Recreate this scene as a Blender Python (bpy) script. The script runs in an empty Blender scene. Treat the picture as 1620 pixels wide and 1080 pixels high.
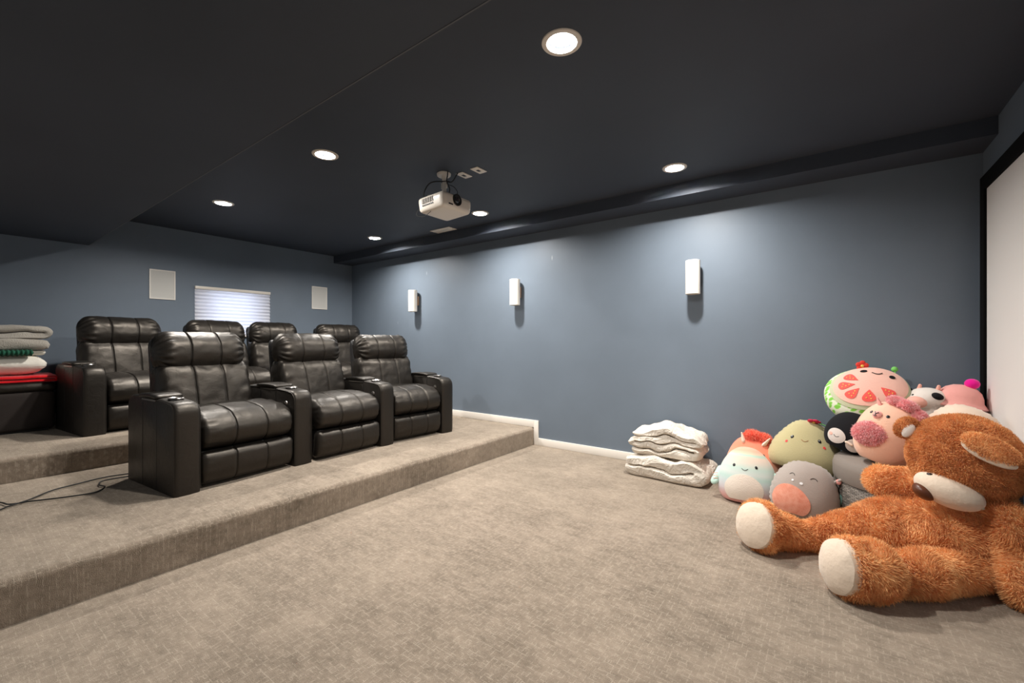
import bpy, bmesh, math, random
import numpy as np
from mathutils import Matrix, Vector, noise as mnoise
PI = math.pi
R = math.radians
scn = bpy.context.scene
COL = scn.collection

# ------------------------------------------------------------------ camera, world, exposure
CAMH, FPX, YAW = 1.2, 681.0, 36.56
cam = bpy.data.cameras.new('camera')
cam.sensor_width = 36.0
cam.lens = FPX / 1620.0 * 36.0
cam.clip_start = 0.02
camo = bpy.data.objects.new('camera', cam)
COL.objects.link(camo)
camo.location = (0, 0, CAMH)
camo.rotation_euler = (PI / 2, 0, R(YAW))
scn.camera = camo

world = bpy.data.worlds.new('world')
world.use_nodes = True
world.node_tree.nodes['Background'].inputs[0].default_value = (0.95, 0.97, 1.0, 1)
world.node_tree.nodes['Background'].inputs[1].default_value = 0.30
scn.world = world
vs = scn.view_settings
vs.view_transform = 'Standard'
vs.look = 'None'
vs.exposure = 0.0
vs.gamma = 1.0
vs.use_curve_mapping = False
try:
    scn.cycles.max_bounces = 8
    scn.cycles.diffuse_bounces = 6
    scn.cycles.use_denoising = True
except Exception:
    pass

CEIL = 2.573
LAMPS = [(-0.995, 1.725), (-2.99, 1.725), (-4.845, 1.725), (-0.995, 3.50), (-3.02, 3.50), (-4.86, 3.50)]
LAMP_W = 57.0
for lx, ly in LAMPS:
    ld = bpy.data.lights.new('downlight_lamp', 'AREA')
    ld.shape = 'DISK'
    ld.size = 0.125
    ld.energy = LAMP_W
    ld.color = (1.0, 0.955, 0.90)
    lo = bpy.data.objects.new('downlight_lamp', ld)
    lo.location = (lx, ly, CEIL + 0.018)
    COL.objects.link(lo)

wd = bpy.data.lights.new('window_daylight', 'AREA')
wd.shape = 'RECTANGLE'; wd.size = 0.8; wd.size_y = 0.55; wd.energy = 15.0; wd.color = (0.86, 0.92, 1.0)
wo_ = bpy.data.objects.new('window_daylight', wd)
wo_.location = (-6.62, 2.42, 1.6); wo_.rotation_euler = (0, -PI / 2, 0)
COL.objects.link(wo_)

# ------------------------------------------------------------------ materials
def srgb(r, g, b):
    f = lambda c: ((c / 255.0) / 12.92) if c <= 10 else (((c / 255.0) + 0.055) / 1.055) ** 2.4
    return (f(r), f(g), f(b), 1.0)

class NT:
    def __init__(s, name):
        s.m = bpy.data.materials.new(name)
        s.m.use_nodes = True
        s.t = s.m.node_tree
        s.b = s.t.nodes['Principled BSDF']
    def n(s, typ, **kw):
        nd = s.t.nodes.new(typ)
        for k, v in kw.items():
            if k.startswith('i_'):
                key = k[2:]
                key = int(key) if key.isdigit() else key.replace('_', ' ')
                nd.inputs[key].default_value = v
            else:
                setattr(nd, k, v)
        return nd
    def l(s, a, b):
        s.t.links.new(a, b)

def mat(name, col, rough=0.6, metal=0.0, spec=0.5, var=0.0, vscale=8.0, bump=0.0, bscale=60.0, sheen=0.0, emit=None, estr=0.0, coat=0.0, col2=None):
    w = NT(name)
    b = w.b
    b.inputs['Base Color'].default_value = col
    b.inputs['Roughness'].default_value = rough
    b.inputs['Metallic'].default_value = metal
    b.inputs['Specular IOR Level'].default_value = spec
    b.inputs['Sheen Weight'].default_value = sheen
    b.inputs['Coat Weight'].default_value = coat
    if emit:
        b.inputs['Emission Color'].default_value = emit
        b.inputs['Emission Strength'].default_value = estr
    tc = w.n('ShaderNodeTexCoord')
    if var > 0 or col2:
        nz = w.n('ShaderNodeTexNoise')
        nz.inputs['Scale'].default_value = vscale
        nz.inputs['Detail'].default_value = 5
        w.l(tc.outputs['Object'], nz.inputs['Vector'])
        rp = w.n('ShaderNodeValToRGB')
        c2 = col2 or tuple(min(1, c * (1 + var)) for c in col[:3]) + (1,)
        c1 = col if col2 else tuple(c * (1 - var) for c in col[:3]) + (1,)
        rp.color_ramp.elements[0].position = 0.35
        rp.color_ramp.elements[1].position = 0.65
        rp.color_ramp.elements[0].color = c1
        rp.color_ramp.elements[1].color = c2
        w.l(nz.outputs['Fac'], rp.inputs[0])
        w.l(rp.outputs[0], b.inputs['Base Color'])
    if bump > 0:
        nb = w.n('ShaderNodeTexNoise')
        nb.inputs['Scale'].default_value = bscale
        nb.inputs['Detail'].default_value = 4
        w.l(tc.outputs['Object'], nb.inputs['Vector'])
        bp = w.n('ShaderNodeBump')
        bp.inputs['Strength'].default_value = bump
        bp.inputs['Distance'].default_value = 0.01
        w.l(nb.outputs['Fac'], bp.inputs['Height'])
        w.l(bp.outputs[0], b.inputs['Normal'])
    return w.m

def carpet_mat():
    w = NT('carpet')
    tc = w.n('ShaderNodeTexCoord')
    big = w.n('ShaderNodeTexNoise', i_Scale=2.3, i_Detail=8.0, i_Roughness=0.68)
    w.l(tc.outputs['Object'], big.inputs['Vector'])
    mp = w.n('ShaderNodeMapping')
    mp.inputs['Scale'].default_value = (9, 20, 20)
    w.l(tc.outputs['Object'], mp.inputs[0])
    mid = w.n('ShaderNodeTexNoise', i_Scale=1.0, i_Detail=6.0, i_Roughness=0.7)
    w.l(mp.outputs[0], mid.inputs['Vector'])
    fine = w.n('ShaderNodeTexNoise', i_Scale=330.0, i_Detail=2.0)
    w.l(tc.outputs['Object'], fine.inputs['Vector'])
    # woven cross-hatch: two sets of broken ridge lines
    facs = []
    for rz, sc in ((0.0, 1.0), (PI / 2, 1.0)):
        m2 = w.n('ShaderNodeMapping')
        m2.inputs['Rotation'].default_value = (0, 0, rz)
        w.l(tc.outputs['Object'], m2.inputs[0])
        # distort a little
        dn = w.n('ShaderNodeTexNoise', i_Scale=9.0, i_Detail=2.0)
        w.l(m2.outputs[0], dn.inputs['Vector'])
        mx = w.n('ShaderNodeMix', data_type='VECTOR')
        mx.inputs[0].default_value = 0.012
        w.l(m2.outputs[0], mx.inputs[4]); w.l(dn.outputs['Color'], mx.inputs[5])
        br = w.n('ShaderNodeTexBrick')
        br.offset = 0.5
        br.inputs['Scale'].default_value = 1.0
        br.inputs['Color1'].default_value = (0, 0, 0, 1)
        br.inputs['Color2'].default_value = (0.25, 0.25, 0.25, 1)
        br.inputs['Mortar'].default_value = (1, 1, 1, 1)
        br.inputs['Mortar Size'].default_value = 0.0022
        br.inputs['Mortar Smooth'].default_value = 0.5
        br.inputs['Brick Width'].default_value = 0.047
        br.inputs['Row Height'].default_value = 0.021
        w.l(mx.outputs[1], br.inputs['Vector'])
        mk = w.n('ShaderNodeTexNoise', i_Scale=30.0 + 9 * rz, i_Detail=3.0)
        w.l(m2.outputs[0], mk.inputs['Vector'])
        mr = w.n('ShaderNodeMapRange')
        mr.inputs[1].default_value = 0.46; mr.inputs[2].default_value = 0.6
        w.l(mk.outputs['Fac'], mr.inputs[0])
        mu = w.n('ShaderNodeMath', operation='MULTIPLY')
        w.l(br.outputs['Color'], mu.inputs[0]); w.l(mr.outputs[0], mu.inputs[1])
        facs.append(mu)
    ad = w.n('ShaderNodeMath', operation='MAXIMUM')
    w.l(facs[0].outputs[0], ad.inputs[0]); w.l(facs[1].outputs[0], ad.inputs[1])
    s1 = w.n('ShaderNodeMath', operation='MULTIPLY_ADD')
    s1.inputs[1].default_value = 0.72
    w.l(big.outputs['Fac'], s1.inputs[0])
    s2 = w.n('ShaderNodeMath', operation='MULTIPLY_ADD')
    s2.inputs[1].default_value = 0.55
    w.l(mid.outputs['Fac'], s2.inputs[0])
    s3 = w.n('ShaderNodeMath', operation='MULTIPLY')
    s3.inputs[1].default_value = 0.40
    w.l(fine.outputs['Fac'], s3.inputs[0])
    w.l(s3.outputs[0], s2.inputs[2]); w.l(s2.outputs[0], s1.inputs[2])
    rp = w.n('ShaderNodeValToRGB')
    rp.color_ramp.elements[0].position = 0.56
    rp.color_ramp.elements[0].color = srgb(84, 74, 62)
    rp.color_ramp.elements[1].position = 1.12
    rp.color_ramp.elements[1].color = srgb(158, 143, 127)
    w.l(s1.outputs[0], rp.inputs[0])
    mc = w.n('ShaderNodeMix', data_type='RGBA')
    mc.inputs[7].default_value = srgb(206, 192, 174)
    fm = w.n('ShaderNodeMath', operation='MULTIPLY')
    fm.inputs[1].default_value = 0.34
    w.l(ad.outputs[0], fm.inputs[0])
    w.l(fm.outputs[0], mc.inputs[0]); w.l(rp.outputs[0], mc.inputs[6])
    w.l(mc.outputs[2], w.b.inputs['Base Color'])
    w.b.inputs['Roughness'].default_value = 0.95
    w.b.inputs['Sheen Weight'].default_value = 0.55
    w.b.inputs['Sheen Tint'].default_value = srgb(236, 222, 204)
    w.b.inputs['Sheen Roughness'].default_value = 0.5
    w.b.inputs['Specular IOR Level'].default_value = 0.1
    hs = w.n('ShaderNodeMath', operation='ADD')
    w.l(s3.outputs[0], hs.inputs[0]); w.l(s2.outputs[0], hs.inputs[1])
    bp = w.n('ShaderNodeBump', i_Strength=0.85, i_Distance=0.006)
    w.l(hs.outputs[0], bp.inputs['Height'])
    w.l(bp.outputs[0], w.b.inputs['Normal'])
    return w.m

def wall_mat(name, col, rough=0.5, scuffs=False):
    w = NT(name)
    tc = w.n('ShaderNodeTexCoord')
    w.b.inputs['Roughness'].default_value = rough
    w.b.inputs['Specular IOR Level'].default_value = 0.3
    nz = w.n('ShaderNodeTexNoise', i_Scale=1.4, i_Detail=4.0)
    w.l(tc.outputs['Object'], nz.inputs['Vector'])
    rp = w.n('ShaderNodeValToRGB')
    rp.color_ramp.elements[0].color = tuple(c * 0.93 for c in col[:3]) + (1,)
    rp.color_ramp.elements[1].color = tuple(c * 1.07 for c in col[:3]) + (1,)
    rp.color_ramp.elements[0].position = 0.3; rp.color_ramp.elements[1].position = 0.7
    w.l(nz.outputs['Fac'], rp.inputs[0])
    out = rp.outputs[0]
    if scuffs:
        mp = w.n('ShaderNodeMapping')
        mp.inputs['Scale'].default_value = (7.0, 7.0, 2.2)
        mp.inputs['Rotation'].default_value = (0, 0.35, 0)
        w.l(tc.outputs['Object'], mp.inputs[0])
        vo = w.n('ShaderNodeTexVoronoi', i_Scale=0.55, i_Randomness=1.0)
        w.l(mp.outputs[0], vo.inputs['Vector'])
        lt = w.n('ShaderNodeMapRange')
        lt.inputs[1].default_value = 0.045; lt.inputs[2].default_value = 0.02
        w.l(vo.outputs['Distance'], lt.inputs[0])
        hm = w.n('ShaderNodeMath', operation='MULTIPLY'); hm.inputs[1].default_value = 0.4
        w.l(lt.outputs[0], hm.inputs[0])
        mc = w.n('ShaderNodeMix', data_type='RGBA')
        mc.inputs[7].default_value = (0.5, 0.53, 0.56, 1)
        w.l(hm.outputs[0], mc.inputs[0]); w.l(out, mc.inputs[6])
        out = mc.outputs[2]
    w.l(out, w.b.inputs['Base Color'])
    fb = w.n('ShaderNodeTexNoise', i_Scale=260.0, i_Detail=3.0)
    w.l(tc.outputs['Object'], fb.inputs['Vector'])
    bp = w.n('ShaderNodeBump', i_Strength=0.12, i_Distance=0.004)
    w.l(fb.outputs['Fac'], bp.inputs['Height']); w.l(bp.outputs[0], w.b.inputs['Normal'])
    return w.m

def leather_mat():
    w = NT('leather')
    tc = w.n('ShaderNodeTexCoord')
    w.b.inputs['Base Color'].default_value = (0.0088, 0.0076, 0.0066, 1)
    w.b.inputs['Specular IOR Level'].default_value = 0.5
    w.b.inputs['Specular Tint'].default_value = srgb(255, 243, 228)
    nz = w.n('ShaderNodeTexNoise', i_Scale=7.0, i_Detail=4.0)
    w.l(tc.outputs['Object'], nz.inputs['Vector'])
    mr = w.n('ShaderNodeMapRange')
    mr.inputs[3].default_value = 0.34; mr.inputs[4].default_value = 0.54
    w.l(nz.outputs['Fac'], mr.inputs[0]); w.l(mr.outputs[0], w.b.inputs['Roughness'])
    vo = w.n('ShaderNodeTexVoronoi', i_Scale=420.0)
    w.l(tc.outputs['Object'], vo.inputs['Vector'])
    cr = w.n('ShaderNodeTexNoise', i_Scale=16.0, i_Detail=5.0, i_Distortion=1.2)
    w.l(tc.outputs['Object'], cr.inputs['Vector'])
    b1 = w.n('ShaderNodeBump', i_Strength=0.12, i_Distance=0.002)
    w.l(vo.outputs['Distance'], b1.inputs['Height'])
    b2 = w.n('ShaderNodeBump', i_Strength=0.22, i_Distance=0.010)
    w.l(cr.outputs['Fac'], b2.inputs['Height']); w.l(b1.outputs[0], b2.inputs['Normal'])
    w.l(b2.outputs[0], w.b.inputs['Normal'])
    return w.m

def fur_mat(name, c1, c2, scale=16.0, rough=0.75):
    w = NT(name)
    tc = w.n('ShaderNodeTexCoord')
    a = w.n('ShaderNodeTexNoise', i_Scale=scale, i_Detail=4.0)
    w.l(tc.outputs['Object'], a.inputs['Vector'])
    f = w.n('ShaderNodeTexNoise', i_Scale=260.0, i_Detail=2.0)
    w.l(tc.outputs['Object'], f.inputs['Vector'])
    ad = w.n('ShaderNodeMath', operation='MULTIPLY_ADD'); ad.inputs[1].default_value = 0.7
    w.l(f.outputs['Fac'], ad.inputs[0]); w.l(a.outputs['Fac'], ad.inputs[2])
    rp = w.n('ShaderNodeValToRGB')
    rp.color_ramp.elements[0].position = 0.6; rp.color_ramp.elements[1].position = 1.1
    rp.color_ramp.elements[0].color = c1; rp.color_ramp.elements[1].color = c2
    w.l(ad.outputs[0], rp.inputs[0]); w.l(rp.outputs[0], w.b.inputs['Base Color'])
    w.b.inputs['Roughness'].default_value = rough
    w.b.inputs['Specular IOR Level'].default_value = 0.25
    w.b.inputs['Sheen Weight'].default_value = 0.25
    tl = w.n('ShaderNodeBsdfTranslucent')
    w.l(rp.outputs[0], tl.inputs[0])
    mx = w.n('ShaderNodeMixShader', i_Fac=0.24)
    w.l(w.b.outputs[0], mx.inputs[1]); w.l(tl.outputs[0], mx.inputs[2])
    w.l(mx.outputs[0], w.t.nodes['Material Output'].inputs[0])
    return w.m

def band_mat(name, stops, axis=2, lo=-0.2, hi=0.2, wobble=0.03):
    """soft dyed colour bands along one object axis"""
    w = NT(name)
    tc = w.n('ShaderNodeTexCoord')
    sx = w.n('ShaderNodeSeparateXYZ')
    w.l(tc.outputs['Object'], sx.inputs[0])
    nz = w.n('ShaderNodeTexNoise', i_Scale=5.0, i_Detail=3.0)
    w.l(tc.outputs['Object'], nz.inputs['Vector'])
    ma = w.n('ShaderNodeMath', operation='MULTIPLY_ADD'); ma.inputs[1].default_value = wobble
    w.l(nz.outputs['Fac'], ma.inputs[0]); w.l(sx.outputs[axis], ma.inputs[2])
    mr = w.n('ShaderNodeMapRange')
    mr.inputs[1].default_value = lo; mr.inputs[2].default_value = hi
    w.l(ma.outputs[0], mr.inputs[0])
    rp = w.n('ShaderNodeValToRGB')
    e = rp.color_ramp.elements
    e[0].position = stops[0][0]; e[0].color = stops[0][1]
    e[1].position = stops[-1][0]; e[1].color = stops[-1][1]
    for p, c in stops[1:-1]:
        k = e.new(p); k.color = c
    w.l(mr.outputs[0], rp.inputs[0]); w.l(rp.outputs[0], w.b.inputs['Base Color'])
    w.b.inputs['Roughness'].default_value = 0.85
    w.b.inputs['Sheen Weight'].default_value = 0.3
    w.b.inputs['Specular IOR Level'].default_value = 0.2
    fb = w.n('ShaderNodeTexNoise', i_Scale=300.0)
    w.l(tc.outputs['Object'], fb.inputs['Vector'])
    bp = w.n('ShaderNodeBump', i_Strength=0.2, i_Distance=0.003)
    w.l(fb.outputs['Fac'], bp.inputs['Height']); w.l(bp.outputs[0], w.b.inputs['Normal'])
    return w.m

def wicker_mat():
    w = NT('wicker')
    tc = w.n('ShaderNodeTexCoord')
    mp = w.n('ShaderNodeMapping')
    w.l(tc.outputs['UV'], mp.inputs[0])
    br = w.n('ShaderNodeTexBrick')
    br.offset = 0.5
    br.inputs['Scale'].default_value = 1.0
    br.inputs['Brick Width'].default_value = 0.030
    br.inputs['Row Height'].default_value = 0.0095
    br.inputs['Mortar Size'].default_value = 0.0018
    br.inputs['Mortar Smooth'].default_value = 1.0
    br.inputs['Color1'].default_value = srgb(150, 142, 132)
    br.inputs['Color2'].default_value = srgb(104, 97, 90)
    br.inputs['Mortar'].default_value = srgb(38, 34, 31)
    w.l(mp.outputs[0], br.inputs['Vector'])
    w.l(br.outputs['Color'], w.b.inputs['Base Color'])
    w.b.inputs['Roughness'].default_value = 0.6
    inv = w.n('ShaderNodeMath', operation='SUBTRACT'); inv.inputs[0].default_value = 1.0
    w.l(br.outputs['Fac'], inv.inputs[1])
    bp = w.n('ShaderNodeBump', i_Strength=1.0, i_Distance=0.004)
    w.l(inv.outputs[0], bp.inputs['Height']); w.l(bp.outputs[0], w.b.inputs['Normal'])
    return w.m

def melon_mat():
    """pale fabric with printed light-green leaf-shaped flecks"""
    w = NT('melon_rind')
    tc = w.n('ShaderNodeTexCoord')
    mp = w.n('ShaderNodeMapping')
    mp.inputs['Scale'].default_value = (1.0, 1.0, 2.0)
    mp.inputs['Rotation'].default_value = (0, 0.5, 0.3)
    w.l(tc.outputs['Object'], mp.inputs[0])
    vo = w.n('ShaderNodeTexVoronoi', i_Scale=20.0, i_Randomness=0.75)
    w.l(mp.outputs[0], vo.inputs['Vector'])
    rp = w.n('ShaderNodeValToRGB')
    e = rp.color_ramp.elements
    e[0].position = 0.36; e[0].color = srgb(128, 200, 74)
    e[1].position = 0.52; e[1].color = srgb(222, 226, 205)
    k = e.new(0.42); k.color = srgb(160, 215, 120)
    w.l(vo.outputs['Distance'], rp.inputs[0]); w.l(rp.outputs[0], w.b.inputs['Base Color'])
    w.b.inputs['Roughness'].default_value = 0.85
    return w.m

M = {}
M['carpet'] = carpet_mat()
M['wall'] = wall_mat('wall_paint', srgb(108, 119, 131), 0.48, True)
M['wall_plain'] = wall_mat('wall_paint_plain', srgb(108, 119, 131), 0.5)
M['ceiling'] = wall_mat('ceiling_paint', srgb(61, 67, 77), 0.6)
M['ceiling_seam'] = mat('pale_seam', srgb(88, 90, 94), 0.6)
M['white_paint'] = mat('white_trim_paint', srgb(232, 226, 217), 0.35)
M['white_plastic'] = mat('white_plastic', srgb(225, 217, 205), 0.35)
M['grille'] = mat('speaker_grille', srgb(206, 204, 198), 0.7, bump=0.3, bscale=500)
M['leather'] = leather_mat()
M['chrome'] = mat('chrome', (0.42, 0.40, 0.38, 1), 0.28, metal=1.0)
M['black'] = mat('black_plastic', (0.01, 0.01, 0.01, 1), 0.45)
M['shell'] = mat('dark_vinyl', (0.012, 0.011, 0.011, 1), 0.5, bump=0.1, bscale=300)
M['lens'] = mat('lamp_lens', (1, 1, 1, 1), 0.5, emit=(1, 0.97, 0.93, 1), estr=14.0)
M['screen'] = mat('screen_cloth', srgb(228, 224, 220), 0.85, bump=0.05, bscale=600)
M['velvet'] = mat('black_velvet', (0.004, 0.004, 0.004, 1), 0.9, spec=0.1)
M['shade'] = mat('sconce_glass', srgb(240, 234, 224), 0.35)
M['copper'] = mat('satin_bronze', srgb(205, 165, 132), 0.4, metal=0.35)
def duvet_mat():
    w = NT('white_cotton')
    w.b.inputs['Base Color'].default_value = srgb(224, 215, 202)
    w.b.inputs['Roughness'].default_value = 0.9
    w.b.inputs['Specular IOR Level'].default_value = 0.2
    tc = w.n('ShaderNodeTexCoord')
    a = w.n('ShaderNodeTexNoise', i_Scale=9.0, i_Detail=5.0, i_Distortion=1.6)
    w.l(tc.outputs['Object'], a.inputs['Vector'])
    m1 = w.n('ShaderNodeMath', operation='SUBTRACT'); m1.inputs[1].default_value = 0.5
    w.l(a.outputs['Fac'], m1.inputs[0])
    m2 = w.n('ShaderNodeMath', operation='ABSOLUTE'); w.l(m1.outputs[0], m2.inputs[0])
    m3 = w.n('ShaderNodeMath', operation='POWER'); m3.inputs[1].default_value = 0.55
    w.l(m2.outputs[0], m3.inputs[0])
    bp = w.n('ShaderNodeBump', i_Strength=0.55, i_Distance=0.045)
    w.l(m3.outputs[0], bp.inputs['Height']); w.l(bp.outputs[0], w.b.inputs['Normal'])
    return w.m
M['duvet'] = duvet_mat()
M['grey_blanket'] = mat('grey_fleece', srgb(168, 162, 152), 0.95, bump=0.6, bscale=120, sheen=0.3, spec=0.1)
M['red'] = mat('red_fleece', srgb(215, 20, 30), 0.95, sheen=0.3, spec=0.1, bump=0.3, bscale=200)
M['green_knit'] = mat('green_knit', srgb(20, 84, 62), 0.9, var=0.35, vscale=60, bump=0.6, bscale=160)
M['cream_cotton'] = mat('cream_cotton', srgb(228, 222, 210), 0.9, bump=0.2, bscale=60)
M['dark_fabric'] = mat('dark_brown_fabric', srgb(46, 38, 34), 0.85, bump=0.4, bscale=300)
M['cush'] = mat('taupe_canvas', srgb(128, 119, 111), 0.85, bump=0.15, bscale=400)
M['wicker'] = wicker_mat()
M['cord'] = mat('black_rubber', (0.008, 0.008, 0.008, 1), 0.5)
M['bear'] = fur_mat('ginger_fur', srgb(216, 140, 78), srgb(254, 206, 146), 9.0)
M['bear_short'] = fur_mat('ginger_short_pile', srgb(204, 130, 72), srgb(244, 184, 122), 14.0)
M['bear_pad'] = mat('cream_suede', srgb(226, 208, 188), 0.9, sheen=0.3, bump=0.25, bscale=50, spec=0.15)
M['bear_nose'] = mat('brown_satin', srgb(88, 44, 20), 0.4)
M['eye'] = mat('black_embroidery', (0.008, 0.008, 0.009, 1), 0.4)
M['glint'] = mat('white_thread', srgb(235, 235, 235), 0.5)
def plushm(name, c, **k):
    return mat(name, c, 0.88, sheen=0.3, spec=0.15, bump=0.14, bscale=120, **k)
M['olive'] = plushm('olive_plush', srgb(186, 176, 134))
M['grey_plush'] = plushm('grey_plush', srgb(166, 155, 147))
M['ink_plush'] = mat('ink_plush', (0.012, 0.012, 0.014, 1), 0.9, sheen=0.03, spec=0.1, bump=0.14, bscale=120)
M['pale_plush'] = plushm('pale_grey_plush', srgb(212, 203, 196))
M['white_plush'] = plushm('white_plush', srgb(226, 218, 210))
M['cream_plush'] = plushm('cream_plush', srgb(236, 214, 194))
M['peach_plush'] = plushm('peach_plush', srgb(240, 192, 166))
M['pink'] = plushm('pink_plush', srgb(238, 168, 160))
M['pink_fur'] = fur_mat('pink_curly_fur', srgb(255, 176, 182), srgb(255, 216, 216), 40)
M['coral_fur'] = fur_mat('coral_fur', srgb(250, 124, 98), srgb(255, 165, 138), 40)
M['coral_patch'] = fur_mat('coral_patch_fur', srgb(242, 150, 122), srgb(255, 184, 158), 30)
M['hotpink'] = plushm('magenta_pompom', srgb(236, 20, 150))
M['navyp'] = plushm('slate_blue_plush', srgb(74, 92, 116))
M['mintp'] = plushm('mint_plush', srgb(190, 220, 208))
M['purple'] = plushm('purple_plush', srgb(96, 66, 106))
M['redp'] = mat('red_felt', srgb(226, 62, 50), 0.8)
M['blush'] = mat('blush_thread', srgb(240, 70, 70), 0.7)
M['pale_blush'] = mat('pale_blush_thread', srgb(236, 176, 160), 0.8)
M['rose'] = mat('rose_felt', srgb(226, 50, 90), 0.8)
M['lime'] = mat('lime_felt', srgb(120, 196, 96), 0.8)
M['yellow'] = mat('yellow_felt', srgb(235, 195, 90), 0.8)
M['melon'] = melon_mat()
M['melon_ring'] = plushm('pale_green_plush', srgb(190, 194, 162))
M['melon_face'] = plushm('melon_pink_plush', srgb(238, 188, 172))
M['melon_seg'] = mat('coral_print', srgb(236, 92, 84), 0.85)
M['brown_thread'] = mat('brown_thread', srgb(150, 92, 50), 0.7)
M['teal'] = plushm('teal_plush', srgb(110, 150, 142))
M['check'] = mat('checked_ribbon', srgb(205, 190, 165), 0.8, col2=srgb(120, 104, 86), vscale=60)
M['pastel'] = band_mat('pastel_dyed_plush', [
    (0.0, srgb(222, 152, 146)), (0.16, srgb(228, 170, 162)), (0.30, srgb(214, 204, 206)), (0.44, srgb(196, 208, 208)),
    (0.52, srgb(182, 208, 200)), (0.60, srgb(206, 214, 208)), (0.70, srgb(194, 214, 204)), (0.80, srgb(222, 212, 198)),
    (0.88, srgb(232, 210, 192)), (0.92, srgb(182, 218, 200)), (0.96, srgb(238, 196, 170)), (1.0, srgb(244, 176, 150))], lo=-0.19, hi=0.21)
M['pastel_coral'] = band_mat('coral_dyed_plush', [(0.0, srgb(240, 200, 180)), (0.5, srgb(244, 188, 164)), (0.8, srgb(250, 160, 128)), (1.0, srgb(248, 140, 112))], lo=-0.15, hi=0.2)
M['belly'] = mat('ivory_belly_plush', srgb(234, 222, 208), 0.9, sheen=0.3, bump=0.2, bscale=120, spec=0.15)

# ------------------------------------------------------------------ mesh helpers
def mesh_np(name, V, Fc, m, parent=None, smooth=True, mats=None, fm=None, uv=None):
    me = bpy.data.meshes.new(name)
    me.from_pydata([tuple(map(float, v)) for v in V], [], [tuple(int(i) for i in f) for f in Fc])
    me.update()
    if smooth:
        me.polygons.foreach_set('use_smooth', [True] * len(me.polygons))
    me.materials.append(m)
    if mats:
        for x in mats:
            me.materials.append(x)
        me.polygons.foreach_set('material_index', fm)
    if uv is not None:
        ul = me.uv_layers.new(name='UVMap')
        for lp in me.loops:
            ul.data[lp.index].uv = uv[lp.vertex_index]
    o = bpy.data.objects.new(name, me)
    COL.objects.link(o)
    if parent is not None:
        o.parent = parent
    return o

def root(name, label, cat, loc=(0, 0, 0), rot=(0, 0, 0), group=None):
    o = bpy.data.objects.new(name, None)
    o.empty_display_size = 0.1
    COL.objects.link(o)
    o.location = loc
    o.rotation_euler = rot
    o['label'] = label
    o['category'] = cat
    if group:
        o['group'] = group
    return o

def tag(o, label, cat, group=None):
    o['label'] = label
    o['category'] = cat
    if group:
        o['group'] = group
    return o

def struct(o):
    o['kind'] = 'structure'
    return o

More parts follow.
